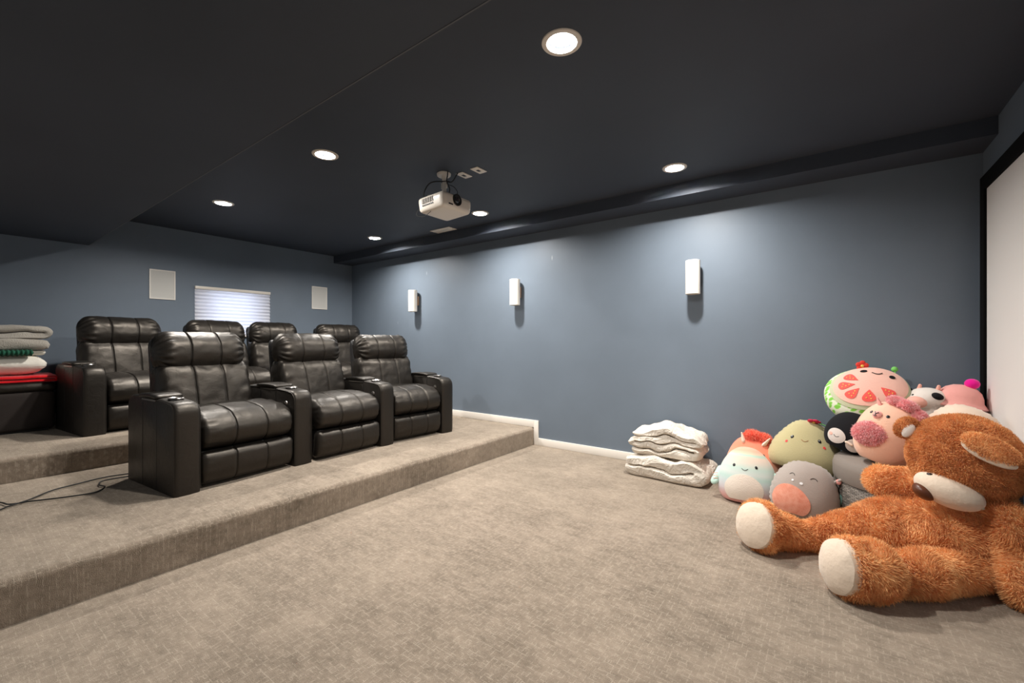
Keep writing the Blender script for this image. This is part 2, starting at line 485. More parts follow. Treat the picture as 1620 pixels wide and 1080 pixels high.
class MB:
    """collects shapes into one mesh"""
    def __init__(s):
        s.V = []
        s.F = []
    def add(s, V, F):
        k = len(s.V)
        s.V.extend([tuple(v) for v in V])
        s.F.extend([tuple(i + k for i in f) for f in F])
        return s
    def box(s, x0, x1, y0, y1, z0, z1):
        V = [(x, y, z) for z in (z0, z1) for y in (y0, y1) for x in (x0, x1)]
        return s.add(V, [(0, 2, 3, 1), (4, 5, 7, 6), (0, 1, 5, 4), (2, 6, 7, 3), (0, 4, 6, 2), (1, 3, 7, 5)])
    def tube(s, pts, r, n=10, cap=True):
        P = [Vector(p) for p in pts]
        rs = r if hasattr(r, '__len__') else [r] * len(P)
        V, F = [], []
        t0 = (P[1] - P[0]).normalized()
        up = Vector((0, 0, 1)) if abs(t0.z) < 0.9 else Vector((1, 0, 0))
        u = t0.cross(up).normalized()
        for i, p in enumerate(P):
            t = (P[min(i + 1, len(P) - 1)] - P[max(i - 1, 0)]).normalized()
            u = (u - t * u.dot(t)).normalized()
            w = t.cross(u)
            for k in range(n):
                a = 2 * PI * k / n
                V.append(p + (u * math.cos(a) + w * math.sin(a)) * rs[i])
        for i in range(len(P) - 1):
            for k in range(n):
                a, b = i * n + k, i * n + (k + 1) % n
                F.append((a, b, b + n, a + n))
        if cap:
            F.append(tuple(range(n))[::-1])
            F.append(tuple((len(P) - 1) * n + k for k in range(n)))
        return s.add(V, F)
    def lathe(s, prof, n=32, c=(0, 0, 0), axis='z', sx=1.0, sy=1.0):
        V, F = [], []
        for (r, z) in prof:
            for k in range(n):
                a = 2 * PI * k / n
                x, y = r * math.cos(a) * sx, r * math.sin(a) * sy
                if axis == 'z':
                    q = (x, y, z)
                elif axis == 'y':
                    q = (x, -z, y)
                else:
                    q = (z, x, y)
                V.append((q[0] + c[0], q[1] + c[1], q[2] + c[2]))
        for i in range(len(prof) - 1):
            for k in range(n):
                a, b = i * n + k, i * n + (k + 1) % n
                F.append((a, b, b + n, a + n))
        return s.add(V, F)
    def ell(s, c, rad, nu=24, nv=16, rot=None):
        V, F = [], []
        rm = rot if rot is not None else Matrix.Identity(3)
        for j in range(nv + 1):
            e = -PI / 2 + PI * j / nv
            for i in range(nu):
                a = 2 * PI * i / nu
                v = rm @ Vector((rad[0] * math.cos(e) * math.cos(a), rad[1] * math.cos(e) * math.sin(a), rad[2] * math.sin(e)))
                V.append((v.x + c[0], v.y + c[1], v.z + c[2]))
        for j in range(nv):
            for i in range(nu):
                a, b = j * nu + i, j * nu + (i + 1) % nu
                F.append((a, b, b + nu, a + nu))
        return s.add(V, F)
    def build(s, name, m, parent=None, smooth=True, bevel=0.0, segs=2, angle=35):
        me = bpy.data.meshes.new(name)
        me.from_pydata([tuple(v) for v in s.V], [], s.F)
        me.validate()
        bm = bmesh.new()
        bm.from_mesh(me)
        bmesh.ops.remove_doubles(bm, verts=bm.verts, dist=1e-6)
        bmesh.ops.recalc_face_normals(bm, faces=bm.faces)
        if bevel > 0:
            ed = [e for e in bm.edges if len(e.link_faces) == 2 and e.calc_face_angle(0) > R(angle)]
            bmesh.ops.bevel(bm, geom=ed, offset=bevel, segments=segs, profile=0.5, affect='EDGES', clamp_overlap=True)
        bm.to_mesh(me)
        bm.free()
        if smooth:
            me.polygons.foreach_set('use_smooth', [True] * len(me.polygons))
            if bevel > 0 or True:
                try:
                    me.set_sharp_from_angle(angle=R(40))
                except Exception:
                    pass
        me.materials.append(m)
        o = bpy.data.objects.new(name, me)
        COL.objects.link(o)
        if parent is not None:
            o.parent = parent
        return o

def box_grid(ax, ay, az):
    idx, V, F = {}, [], []
    nx, ny, nz = len(ax), len(ay), len(az)
    def vid(i, j, k):
        t = (i, j, k)
        if t not in idx:
            idx[t] = len(V)
            V.append((ax[i], ay[j], az[k]))
        return idx[t]
    for k, fl in ((0, True), (nz - 1, False)):
        for i in range(nx - 1):
            for j in range(ny - 1):
                q = [vid(i, j, k), vid(i + 1, j, k), vid(i + 1, j + 1, k), vid(i, j + 1, k)]
                F.append(q[::-1] if fl else q)
    for j, fl in ((0, False), (ny - 1, True)):
        for i in range(nx - 1):
            for k in range(nz - 1):
                q = [vid(i, j, k), vid(i + 1, j, k), vid(i + 1, j, k + 1), vid(i, j, k + 1)]
                F.append(q[::-1] if fl else q)
    for i, fl in ((0, True), (nx - 1, False)):
        for j in range(ny - 1):
            for k in range(nz - 1):
                q = [vid(i, j, k), vid(i, j + 1, k), vid(i, j + 1, k + 1), vid(i, j, k + 1)]
                F.append(q[::-1] if fl else q)
    return np.array(V, float), F

def nz3(V, sc, seed=0.0):
    return np.array([mnoise.noise((v[0] * sc + seed, v[1] * sc - seed, v[2] * sc + 2 * seed)) for v in V])

def cushion(name, size, rad, m, parent, puff=(0.0, 0.02, 0.02), seams=(), wr=0.004, gather=0.0, warp=None, seed=0.0, dens=0.016, vec=None):
    """soft upholstered block centred on the origin; seams = x positions of stitched grooves"""
    sx, sy, sz = size
    def axis(s, extra=()):
        n = max(6, int(s / dens))
        a = list(np.linspace(-s / 2, s / 2, n + 1))
        for e in extra:
            a = [t for t in a if abs(t - e) > 0.009] + [e - .008, e - .0028, e, e + .0028, e + .008]
        return sorted(a)
    V, F = box_grid(axis(sx, seams), axis(sy), axis(sz))
    h = np.array([sx, sy, sz]) / 2
    rr = np.minimum(np.array(rad if hasattr(rad, '__len__') else (rad,) * 3, float), h * 0.999)
    q = np.clip(V, -(h - rr), h - rr)
    d = (V - q) / rr
    n = np.linalg.norm(d, axis=1, keepdims=True)
    n[n < 1e-9] = 1
    nn = d / n
    P = q + nn * rr
    u = P / h
    for a in range(3):
        b, c = [(1, 2), (0, 2), (0, 1)][a]
        w = np.clip(1 - u[:, b] ** 2, 0, 1) * np.clip(1 - u[:, c] ** 2, 0, 1)
        P[:, a] += np.sign(V[:, a]) * puff[a] * np.sqrt(w) * np.clip(np.abs(u[:, a]), 0, 1) ** 3
    for e in seams:
        g = np.exp(-((V[:, 0] - e) / 0.0030) ** 2) * 0.0100 + np.exp(-((V[:, 0] - e) / 0.012) ** 2) * 0.0015
        P -= nn * g[:, None] * (np.abs(nn[:, [0]]) < 0.7)
    if wr > 0:
        P += nn * (nz3(P, 7, seed) * wr + nz3(P, 19, seed + 3) * wr * 0.45)[:, None]
    if gather > 0:
        ang = np.arctan2(P[:, 2] / h[2], P[:, 1] / h[1])
        fo = np.clip((np.abs(u[:, 0]) - 0.62) / 0.38, 0, 1)
        fo = fo * (1.15 - fo)*2
        P += nn * (np.sin(ang * 17 + seed * 3 + 2.0 * nz3(P, 9, seed + 7)) * gather * fo)[:, None]
    if warp:
        P = warp(P)
    return mesh_np(name, P, F, m, parent)

def fuse(parts, voxel=0.012, smooth=8):
    """parts: list of (V,F) closed shapes -> one continuous skin mesh datablock"""
    mb = MB()
    for V, F in parts:
        mb.add(V, F)
    me = bpy.data.meshes.new('tmp')
    me.from_pydata([tuple(v) for v in mb.V], [], mb.F)
    o = bpy.data.objects.new('tmp', me)
    COL.objects.link(o)
    r = o.modifiers.new('r', 'REMESH')
    r.mode = 'VOXEL'
    r.voxel_size = voxel
    if smooth:
        s = o.modifiers.new('s', 'SMOOTH')
        s.factor = 0.5
        s.iterations = smooth
    dg = bpy.context.evaluated_depsgraph_get()
    dg.update()
    e = o.evaluated_get(dg)
    out = bpy.data.meshes.new_from_object(e)
    bpy.data.objects.remove(o)
    bpy.data.meshes.remove(me)
    return out

def ellp(c, rad, rot=None, nu=28, nv=18):
    m = MB().ell(c, rad, nu, nv, rot)
    return m.V, m.F

def tap(a, b, ra, rb, n=20, flat=1.0):
    """tapered capsule between a and b"""
    a, b = Vector(a), Vector(b)
    t = (b - a).normalized()
    L = (b - a).length
    up = Vector((0, 0, 1)) if abs(t.z) < 0.9 else Vector((1, 0, 0))
    u = t.cross(up).normalized(); w = u.cross(t)
    st = []
    for k in range(7):
        e = PI / 2 * k / 6
        st.append((-ra * math.cos(e), ra * math.sin(e)))
    for k in range(1, 8):
        f = k / 8
        st.append((L * f, ra + (rb - ra) * f))
    for k in range(7):
        e = PI / 2 * (1 - k / 6)
        st.append((L + rb * math.cos(e), rb * math.sin(e)))
    V, F = [], []
    for s_, r in st:
        for k in range(n):
            g = 2 * PI * k / n
            V.append(a + t * s_ + u * math.cos(g) * max(r, 1e-4) + w * math.sin(g) * max(r, 1e-4) * flat)
    for i in range(len(st) - 1):
        for k in range(n):
            p, q = i * n + k, i * n + (k + 1) % n
            F.append((p, q, q + n, p + n))
    F.append(tuple(range(n))[::-1]); F.append(tuple((len(st) - 1) * n + k for k in range(n)))
    return V, F

rng = np.random.default_rng(7)
def furred(me, name, m, parent, count, length, width, curl=0.5, droop=0.25, clump=22.0, mask=None, lean=0.5, seed=1):
    """body skin plus pile: every strand is a thin tapered blade of real geometry"""
    r = np.random.default_rng(seed)
    n = len(me.vertices)
    co = np.empty(n * 3); me.vertices.foreach_get('co', co); co = co.reshape(-1, 3)
    me.calc_loop_triangles()
    nt = len(me.loop_triangles)
    tri = np.empty(nt * 3, dtype=np.int32); me.loop_triangles.foreach_get('vertices', tri); tri = tri.reshape(-1, 3)
    A, B, C_ = co[tri[:, 0]], co[tri[:, 1]], co[tri[:, 2]]
    cr = np.cross(B - A, C_ - A)
    ar = np.linalg.norm(cr, axis=1) / 2
    N = cr / np.maximum(2 * ar[:, None], 1e-12)
    w = ar.copy()
    if mask is not None:
        w = w * mask((A + B + C_) / 3)
    pick = r.choice(nt, size=count, p=w / w.sum())
    u, v = r.random(count), r.random(count)
    f = u + v > 1
    u[f], v[f] = 1 - u[f], 1 - v[f]
    P = A[pick] + (B - A)[pick] * u[:, None] + (C_ - A)[pick] * v[:, None]
    Nn = N[pick]
    # clump field: strands lean together following a smooth noise
    s = clump
    Q = P * s
    fld = np.stack([np.sin(Q[:, 0] * 1.3 + 2 * np.sin(Q[:, 1] * 0.9)) + np.sin(Q[:, 2] * 1.7 + Q[:, 1]),
                    np.sin(Q[:, 1] * 1.5 + 2 * np.sin(Q[:, 2] * 1.1)) + np.sin(Q[:, 0] * 1.9 + Q[:, 2]),
                    np.sin(Q[:, 2] * 1.2 + 2 * np.sin(Q[:, 0])) + np.sin(Q[:, 1] * 1.6 + Q[:, 0] * .7)], axis=1) * 0.5
    dirn = Nn + fld * lean + r.normal(0, 0.28, (count, 3)) * curl + np.array([0, 0, -droop])
    dirn /= np.linalg.norm(dirn, axis=1, keepdims=True)
    neg = (dirn * Nn).sum(1) < 0.15
    dirn[neg] += Nn[neg] * 0.6
    dirn /= np.linalg.norm(dirn, axis=1, keepdims=True)
    side = np.cross(dirn, r.normal(0, 1, (count, 3)))
    side /= np.maximum(np.linalg.norm(side, axis=1, keepdims=True), 1e-6)
    L = length * (0.6 + 0.6 * r.random(count))[:, None]
    bend = np.cross(side, dirn) * (r.random(count)[:, None] - 0.3) * curl * 0.8
    W = width * (0.7 + 0.6 * r.random(count))[:, None]
    p0, p1, p2 = P - Nn * 0.002, P + dirn * L * 0.55 + bend * L * 0.25, P + dirn * L + bend * L
    NV = np.stack([p0 - side * W * .5, p0 + side * W * .5, p1 + side * W * .45, p1 - side * W * .45, p2], axis=1).reshape(-1, 3)
    base = n + np.arange(count)[:, None] * 5
    quads = base + np.array([[0, 1, 2, 3]]); tris = base + np.array([[3, 2, 4]])
    npoly = len(me.polygons)
    ls = np.empty(npoly, dtype=np.int32); me.polygons.foreach_get('loop_start', ls)
    lt = np.empty(npoly, dtype=np.int32); me.polygons.foreach_get('loop_total', lt)
    lv = np.empty(len(me.loops), dtype=np.int32); me.loops.foreach_get('vertex_index', lv)
    out = bpy.data.meshes.new(name)
    V = np.concatenate([co, NV]); out.vertices.add(len(V)); out.vertices.foreach_set('co', V.ravel())
    loops = np.concatenate([lv, quads.ravel(), tris.ravel()]).astype(np.int32)
    out.loops.add(len(loops)); out.loops.foreach_set('vertex_index', loops)
    st = np.concatenate([ls, len(lv) + np.arange(count) * 4, len(lv) + count * 4 + np.arange(count) * 3]).astype(np.int32)
    out.polygons.add(len(st)); out.polygons.foreach_set('loop_start', st)
    out.update(calc_edges=True)
    out.polygons.foreach_set('use_smooth', [True] * len(st))
    out.materials.append(m)
    o = bpy.data.objects.new(name, out)
    COL.objects.link(o)
    if parent is not None:
        o.parent = parent
    return o

# ------------------------------------------------------------------ the room
XL, XR, YB, YF = -6.44, 0.816, 4.19, -1.6
Z1, Z2 = 0.20, 0.375
XS1, XS2 = -2.785, -4.67
struct(MB().box(XL, XR, YF, YB, -0.1, 0.0).build('floor', M['carpet'], smooth=False))

def platform(name, x_front, z0, z1, mname):
    """stepped carpeted platform with a soft rounded nosing"""
    r = 0.035
    prof = [(XL, z0), (XL, z1)]
    n = 8
    for k in range(n + 1):
        a = PI / 2 * (1 - k / n)
        prof.append((x_front - r + r * math.cos(a), z1 - r + r * math.sin(a)))
    prof.append((x_front, z0))
    ys = np.linspace(YF, YB, 80)
    V, F = [], []
    for j, y in enumerate(ys):
        for i, (x, z) in enumerate(prof):
            dz = 0.004 * mnoise.noise((x * 1.2, y * 1.6, z1 * 9)) if z > z0 and i > 1 else 0
            V.append((x + (0.005 * mnoise.noise((y * 1.3, 3.3, z1)) if i > 1 else 0), y, z + dz))
    m = len(prof)
    for j in range(len(ys) - 1):
        for i in range(m):
            a, b = j * m + i, j * m + (i + 1) % m
            F.append((a, b, b + m, a + m))
    F.append(tuple(range(m))[::-1]); F.append(tuple((len(ys) - 1) * m + i for i in range(m)))
    mb = MB().add(V, F)
    return struct(mb.build(name, M[mname]))
platform('lower_platform', XS1, 0.0, Z1, 'carpet')
platform('upper_platform', XS2, Z1, Z2, 'carpet')

struct(MB().box(XL - 0.12, XR + 0.12, YB, YB + 0.12, -0.1, CEIL + 0.1).build('wall_back', M['wall'], smooth=False))
struct(MB().box(XR, XR + 0.12, YF, YB, -0.1, CEIL + 0.1).build('wall_right', M['wall_plain'], smooth=False))
# left wall with the window opening
WY0, WY1, WZ0, WZ1 = 1.985, 2.86, 1.28, 1.895
wl = MB()
wl.box(XL - 0.12, XL, YF, WY0, -0.1, CEIL + 0.1).box(XL - 0.12, XL, WY1, YB, -0.1, CEIL + 0.1)
wl.box(XL - 0.12, XL, WY0, WY1, -0.1, WZ0).box(XL - 0.12, XL, WY0, WY1, WZ1, CEIL + 0.1)
struct(wl.build('wall_left', M['wall_plain'], smooth=False))
wn = struct(MB().box(XL - 0.10, XL - 0.07, WY0, WY0 + .04, WZ0, WZ1).box(XL - 0.10, XL - 0.07, WY1 - .04, WY1, WZ0, WZ1)
            .box(XL - 0.10, XL - 0.07, WY0, WY1, WZ0, WZ0 + .04).box(XL - 0.10, XL - 0.07, WY0, WY1, WZ1 - .04, WZ1)
            .build('window_1', M['white_paint'], smooth=False))
gl = NT('window_glass'); gl.b.inputs['Transmission Weight'].default_value = 1.0; gl.b.inputs['Roughness'].default_value = 0.02
MB().box(XL - 0.088, XL - 0.082, WY0 + .04, WY1 - .04, WZ0 + .04, WZ1 - .04).build('pane', gl.m, wn, smooth=False)

# ceiling slab with round openings for the recessed downlights
cl = MB().box(XL, XR, YF, YB, CEIL, CEIL + 0.06).build('ceiling', M['ceiling'], smooth=False)
cut = MB()
for lx, ly in LAMPS:
    n = 48
    V = [(lx + .068 * math.cos(2 * PI * k / n), ly + .068 * math.sin(2 * PI * k / n), z) for z in (CEIL - .02, CEIL + .08) for k in range(n)]
    F = [(k, (k + 1) % n, (k + 1) % n + n, k + n) for k in range(n)] + [tuple(range(n))[::-1], tuple(range(n, 2 * n))]
    cut.add(V, F)
co_ = cut.build('cutter', M['ceiling'], smooth=False)
bo = cl.modifiers.new('holes', 'BOOLEAN'); bo.object = co_; bo.operation = 'DIFFERENCE'; bo.solver = 'EXACT'
dg = bpy.context.evaluated_depsgraph_get(); dg.update()
cm = bpy.data.meshes.new_from_object(cl.evaluated_get(dg))
cl.modifiers.clear(); cl.data = cm
bpy.data.objects.remove(co_)
struct(cl)
struct(MB().box(XL, XR, 3.86, YB, 2.462, CEIL).build('soffit_back', M['ceiling'], smooth=False))
struct(MB().box(XL, XR, YF, 1.010, 2.238, CEIL).build('soffit_front', M['ceiling'], smooth=False))
struct(MB().box(XL, XR, 1.008, 1.013, 2.2365, 2.2405).build('trim_1', M['ceiling_seam'], smooth=False))

# baseboards, stepping down at the platform
def baseboard(name, segs, m):
    mb = MB()
    for s_ in segs:
        mb.box(*s_)
    return struct(mb.build(name, m, bevel=0.004))
t = 0.016
bbh = 0.085
baseboard('baseboard_back', [(XS1 + .065, XR - .001, YB - t, YB, 0, bbh)], M['white_paint'])
baseboard('trim_2', [(XS1 + .003, XS1 + .065, YB - t, YB, 0, Z1 + bbh)], M['white_paint'])
baseboard('baseboard_platform', [(XS2, XS1 + .003, YB - t, YB, Z1, Z1 + bbh)], M['white_paint'])
baseboard('baseboard_left', [(XL, XL + t, YF, YB - t, Z2, Z2 + bbh)], M['white_paint'])
baseboard('baseboard_right', [(XR - t, XR, YF, YB - t, 0, bbh)], M['white_paint'])

# ------------------------------------------------------------------ downlights
dl_lab = ['large bright recessed downlight nearest the viewer, at the top middle',
          'recessed ceiling downlight left of the projector, beside the low soffit edge',
          'farthest recessed downlight of the row beside the low front soffit',
          'recessed ceiling downlight to the right of the projector, above the nearest wall sconce',
          'recessed ceiling downlight just behind the projector by the back soffit',
          'farthest recessed downlight along the back soffit, left of the ceiling vent plate']
for (lx, ly), lb in zip(LAMPS, dl_lab):
    t_ = root('ceiling_downlight', lb, 'ceiling light', (lx, ly, CEIL), group='recessed ceiling downlights')
    MB().lathe([(0.068, 0.0), (0.068, -0.004), (0.072, -0.006), (0.090, -0.004), (0.0925, 0.0)], 48).build('trim_ring', M['white_plastic'], t_)
    MB().lathe([(0.0005, 0.026), (0.067, 0.026), (0.067, 0.03), (0.0005, 0.03)], 40).build('lens', M['lens'], t_)

# ------------------------------------------------------------------ wall sconces
sc_lab = ['white cylinder wall sconce farthest away, nearest the left corner', 'middle white cylinder wall sconce on the long blue wall',
          'nearest and largest white cylinder wall sconce on the long blue wall']
for x, lb in zip((-4.808, -2.999, -1.005), sc_lab):
    s = root('wall_sconce', lb, 'wall light', (x, 4.10, 1.78), group='cylinder sconces on the long wall')
    MB().lathe([(0.052, -0.148), (0.060, -0.152), (0.0625, -0.150), (0.0625, 0.150), (0.060, 0.152), (0.056, 0.150), (0.056, -0.142), (0.0005, -0.142)], 48).build('shade', M['shade'], s)
    MB().box(-0.030, 0.030, 0.072, 0.0885, -0.060, 0.070).build('back_plate', M['copper'], s, bevel=0.003)
    MB().box(-0.020, 0.020, 0.050, 0.074, 0.035, 0.085).build('bracket', M['black'], s, bevel=0.002)

# ------------------------------------------------------------------ in-wall speakers, vent, blind, screen
for y, lb in ((1.6485, 'larger looking white in-wall speaker left of the window blind'), (3.6175, 'white in-wall speaker between the window blind and the room corner')):
    s = root('wall_speaker', lb, 'speaker', (XL, y, 1.88), group='in-wall speakers')
    f = MB()
    f.box(0.0005, 0.012, -.125, -.113, -.175, .175).box(0.0005, 0.012, .113, .125, -.175, .175)
    f.box(0.0005, 0.012, -.113, .113, -.175, -.163).box(0.0005, 0.012, -.113, .113, .163, .175)
    f.build('frame', M['white_paint'], s, smooth=False)
    MB().box(0.0005, 0.008, -.113, .113, -.163, .163).build('grille', M['grille'], s, smooth=False)

v = root('ceiling_vent', 'small white register plate on the ceiling behind the projector', 'vent', (-3.835, 3.752, CEIL))
MB().box(-.165, .165, -.07, .07, -.006, -.0005).build('plate', M['white_plastic'], v, bevel=0.002)
g = MB()
for k in range(9):
    g.box(-.02 + k * .0155, -.013 + k * .0155, -.035, .035, -.0085, -.0055)
g.build('slats', M['grille'], v, smooth=False)

bl = root('window_blind', 'white pleated cellular shade covering the small window', 'window blind', (XL, 0, 0))
tr = NT('pleated_shade')
tr.b.inputs['Base Color'].default_value = srgb(238, 236, 236)
tr.b.inputs['Roughness'].default_value = 0.8
tb = tr.n('ShaderNodeBsdfTranslucent'); tb.inputs[0].default_value = (0.80, 0.84, 0.95, 1)
mx = tr.n('ShaderNodeMixShader', i_Fac=0.45)
tr.l(tr.b.outputs[0], mx.inputs[1]); tr.l(tb.outputs[0], mx.inputs[2])
tr.l(mx.outputs[0], tr.t.nodes['Material Output'].inputs[0])
V, F = [], []
npl = 13
pitch = (WZ1 - 0.03 - WZ0) / npl
rows = []
for k in range(npl * 2 + 1):
    z = WZ1 - 0.03 - k * pitch / 2
    rows.append((0.006 if k % 2 == 0 else 0.024, z))
for x, z in rows:
    V += [(x, WY0 - .012, z), (x, WY1 + .012, z)]
for x, z in rows[::-1]:
    V += [(x * .35 + .0015, WY0 - .012, z), (x * .35 + .0015, WY1 + .012, z)]
nr = len(V) // 2
for i in range(nr - 1):
    F.append((2 * i, 2 * i + 1, 2 * i + 3, 2 * i + 2))
MB().add(V, F).build('pleats', tr.m, bl, smooth=False)
MB().box(0.001, 0.034, WY0 - .014, WY1 + .014, WZ1 - .032, WZ1 + .006).build('head_rail', M['white_plastic'], bl, bevel=0.003)
MB().box(0.003, 0.030, WY0 - .012, WY1 + .012, WZ0 - .018, WZ0 + .002).build('bottom_rail', M['white_plastic'], bl, bevel=0.003)

sc = root('projection_screen', 'large white projection screen in a black velvet frame on the right wall', 'projection screen', (XR, 0, 0))
SY0, SY1, SZ0, SZ1 = 0.30, 4.09, 0.585, 2.262
fw = 0.088
MB().box(-.020, -.004, SY0 + fw - .01, SY1 - fw + .01, SZ0 + fw - .01, SZ1 - fw + .01).build('screen_surface', M['screen'], sc, smooth=False)
MB().box(-.034, -.002, SY0, SY0 + fw, SZ0, SZ1).box(-.034, -.002, SY1 - fw, SY1, SZ0, SZ1).box(-.034, -.002, SY0 + fw, SY1 - fw, SZ0, SZ0 + fw).box(-.034, -.002, SY0 + fw, SY1 - fw, SZ1 - fw, SZ1).build('frame', M['velvet'], sc, smooth=False)

# ------------------------------------------------------------------ projector on its ceiling mount
pj = root('projector', 'white projector with round lens hanging from the ceiling mount', 'projector', (-2.535, 2.50, 2.30), (0, R(-3), R(0)))
# body: rounded box; lens faces +x (towards the screen)
def pj_warp(P):
    # underside tapers slightly and sides are softly curved
    k = np.clip((-P[:, 2] + .02) / .1, 0, 1)
    P[:, 0] *= 1 - 0.05 * k
    P[:, 1] *= 1 - 0.06 * k
    return P
cushion('body', (0.29, 0.33, 0.12), (0.03, 0.03, 0.022), M['white_plastic'], pj, puff=(0.006, 0.004, 0.002), wr=0, warp=pj_warp)
MB().lathe([(0.0005, 0.002), (0.028, 0.002), (0.032, 0.010), (0.046, 0.012), (0.047, 0.0), (0.047, -0.01)], 36, (0.146, -0.015, 0.015), 'x').build('lens_barrel', M['black'], pj)
MB().lathe([(0.0005, 0.012), (0.018, 0.010), (0.029, 0.003)], 30, (0.146, -0.015, 0.015), 'x').build('lens_glass', mat('lens_glass', (0.02, 0.02, 0.025, 1), 0.06, spec=0.9), pj)
g = MB()
for k in range(5):
    x = -.085 + k * .026
    g.box(x, x + .020, -.172, -.166, .000, .036)
g.build('vent_grille', mat('vent_grey', srgb(120, 114, 106), .6), pj, smooth=False)
g = MB()
for k in range(7):
    x = -.085 + k * .018
    g.box(x, x + .011, -.1705, -.165, -.020, -.010)
g.build('port_slots', M['black'], pj, smooth=False)
MB().box(.138, .1485, -.105, -.060, -.036, -.026).build('sensor_window', M['black'], pj, bevel=.001)
mt = MB()
for a, b in ((-.09, -.10), (-.09, .10), (.08, -.10), (.08, .10)):
    mt.tube([(0, 0, .095), (a * .5, b * .5, .098), (a, b, .085), (a, b, .058)], .007, 8)
mt.lathe([(0.0005, .085), (.045, .085), (.048, .092), (.045, .104), (.0005, .104)], 28)
mt.build('mount_bracket', M['white_plastic'], pj)
MB().tube([(0, 0, .10), (0, 0, .262)], .017, 18).box(-.028, .028, -.008, .008, .15, .20).build('mount_pole', M['white_plastic'], pj)
MB().lathe([(0.0005, .252), (.050, .252), (.056, .258), (.058, .272), (.0005, .272)], 36, (0, 0, 0)).build('ceiling_canopy', M['white_plastic'], pj)
def wire(pts, n=30):
    P = [Vector(p) for p in pts]
    out = []
    for i in range(len(P) - 1):
        p0, p1, p2, p3 = P[max(i - 1, 0)], P[i], P[i + 1], P[min(i + 2, len(P) - 1)]
        k = max(3, n // (len(P) - 1))
        for j in range(k):
            t = j / k
            out.append(0.5 * ((2 * p1) + (-p0 + p2) * t + (2 * p0 - 5 * p1 + 4 * p2 - p3) * t * t + (-p0 + 3 * p1 - 3 * p2 + p3) * t ** 3))
    out.append(P[-1])
    return out
MB().tube(wire([(-.11, -.12, .05), (-.10, -.13, .11), (-.06, -.09, .19), (.02, .0, .205), (.06, .03, .20), (.105, .055, .268)]), .005, 8).tube(
    wire([(.075, -.03, .268), (.06, -.02, .235), (.035, -.005, .20), (.03, .03, .15), (-.02, .06, .12), (-.09, .04, .07)]), .005, 8).tube(
    wire([(-.12, -.10, .02), (-.16, -.15, -.03), (-.15, -.17, -.08), (-.08, -.16, -.10), (-.03, -.14, -.07), (-.04, -.12, -.05)]), .0022, 6).tube(
    wire([(.0, .0, .19), (.05, .05, .17), (.08, .07, .12), (.07, .05, .08)]), .003, 6).build('cable', M['cord'], pj)
for (x, y, rz, lb) in ((-2.432, 2.615, 0, 'white ceiling cable plate right beside the projector mount'), (-2.268, 2.609, 0, 'white ceiling cable plate farther right of the projector mount')):
    w_ = root('ceiling_wall_plate', lb, 'wall plate', (x, y, CEIL), group='cable plates beside the projector mount')
    MB().box(-.038, .038, -.060, .060, -.006, -.0005).build('plate', M['white_plastic'], w_, bevel=0.002)
    MB().box(-.012, .012, -.018, .018, -.0085, -.0055).build('socket', M['black'], w_, bevel=0.001)

# ------------------------------------------------------------------ recliners
def arm_mesh(x0, w, D=0.77, h=0.60):
    """arm block: rounded front top corner, seams down the outer side, slightly raised to the rear"""
    prof = []
    r = 0.075
    for z in np.linspace(0.0, h - r, 10):
        prof.append((0.0, z))
    for k in range(1, 9):
        a = PI / 2 * k / 8
        prof.append((r - r * math.cos(a), h - r + r * math.sin(a)))
    for y in np.linspace(r + .02, D - .06, 24):
        prof.append((y, h + 0.022 * math.sin((y - r) / (D - r) * PI * .8)))
    for k in range(1, 7):
        a = PI / 2 * k / 6
        prof.append((D - .06 + .06 * math.sin(a), h - .045 + .052 * math.cos(a)))
    prof.append((D, h * .5)); prof.append((D, 0.0))
    xs = [0, .004, .014, .03, w / 2, w - .03, w - .014, w - .004, w]
    ins = [.016, .007, .0015, 0, -.004, 0, .0015, .007, .016]
    V, F = [], []
    cy = D / 2
    for x, s_ in zip(xs, ins):
        for (y, z) in prof:
            yy = y + s_ * (1 if y < cy else -1)
            zz = z - s_ if z > h * .5 else z
            if abs(x - w / 2) > w / 2 - .001:
                pass
            V.append((x0 + x, yy, max(zz, 0)))
    m = len(prof)
    for i in range(len(xs) - 1):
        for j in range(m):
            a, b = i * m + j, i * m + (j + 1) % m
            F.append((a, b, b + m, a + m))
    F.append(tuple(range(m))[::-1]); F.append(tuple((len(xs) - 1) * m + j for j in range(m)))
    return V, F

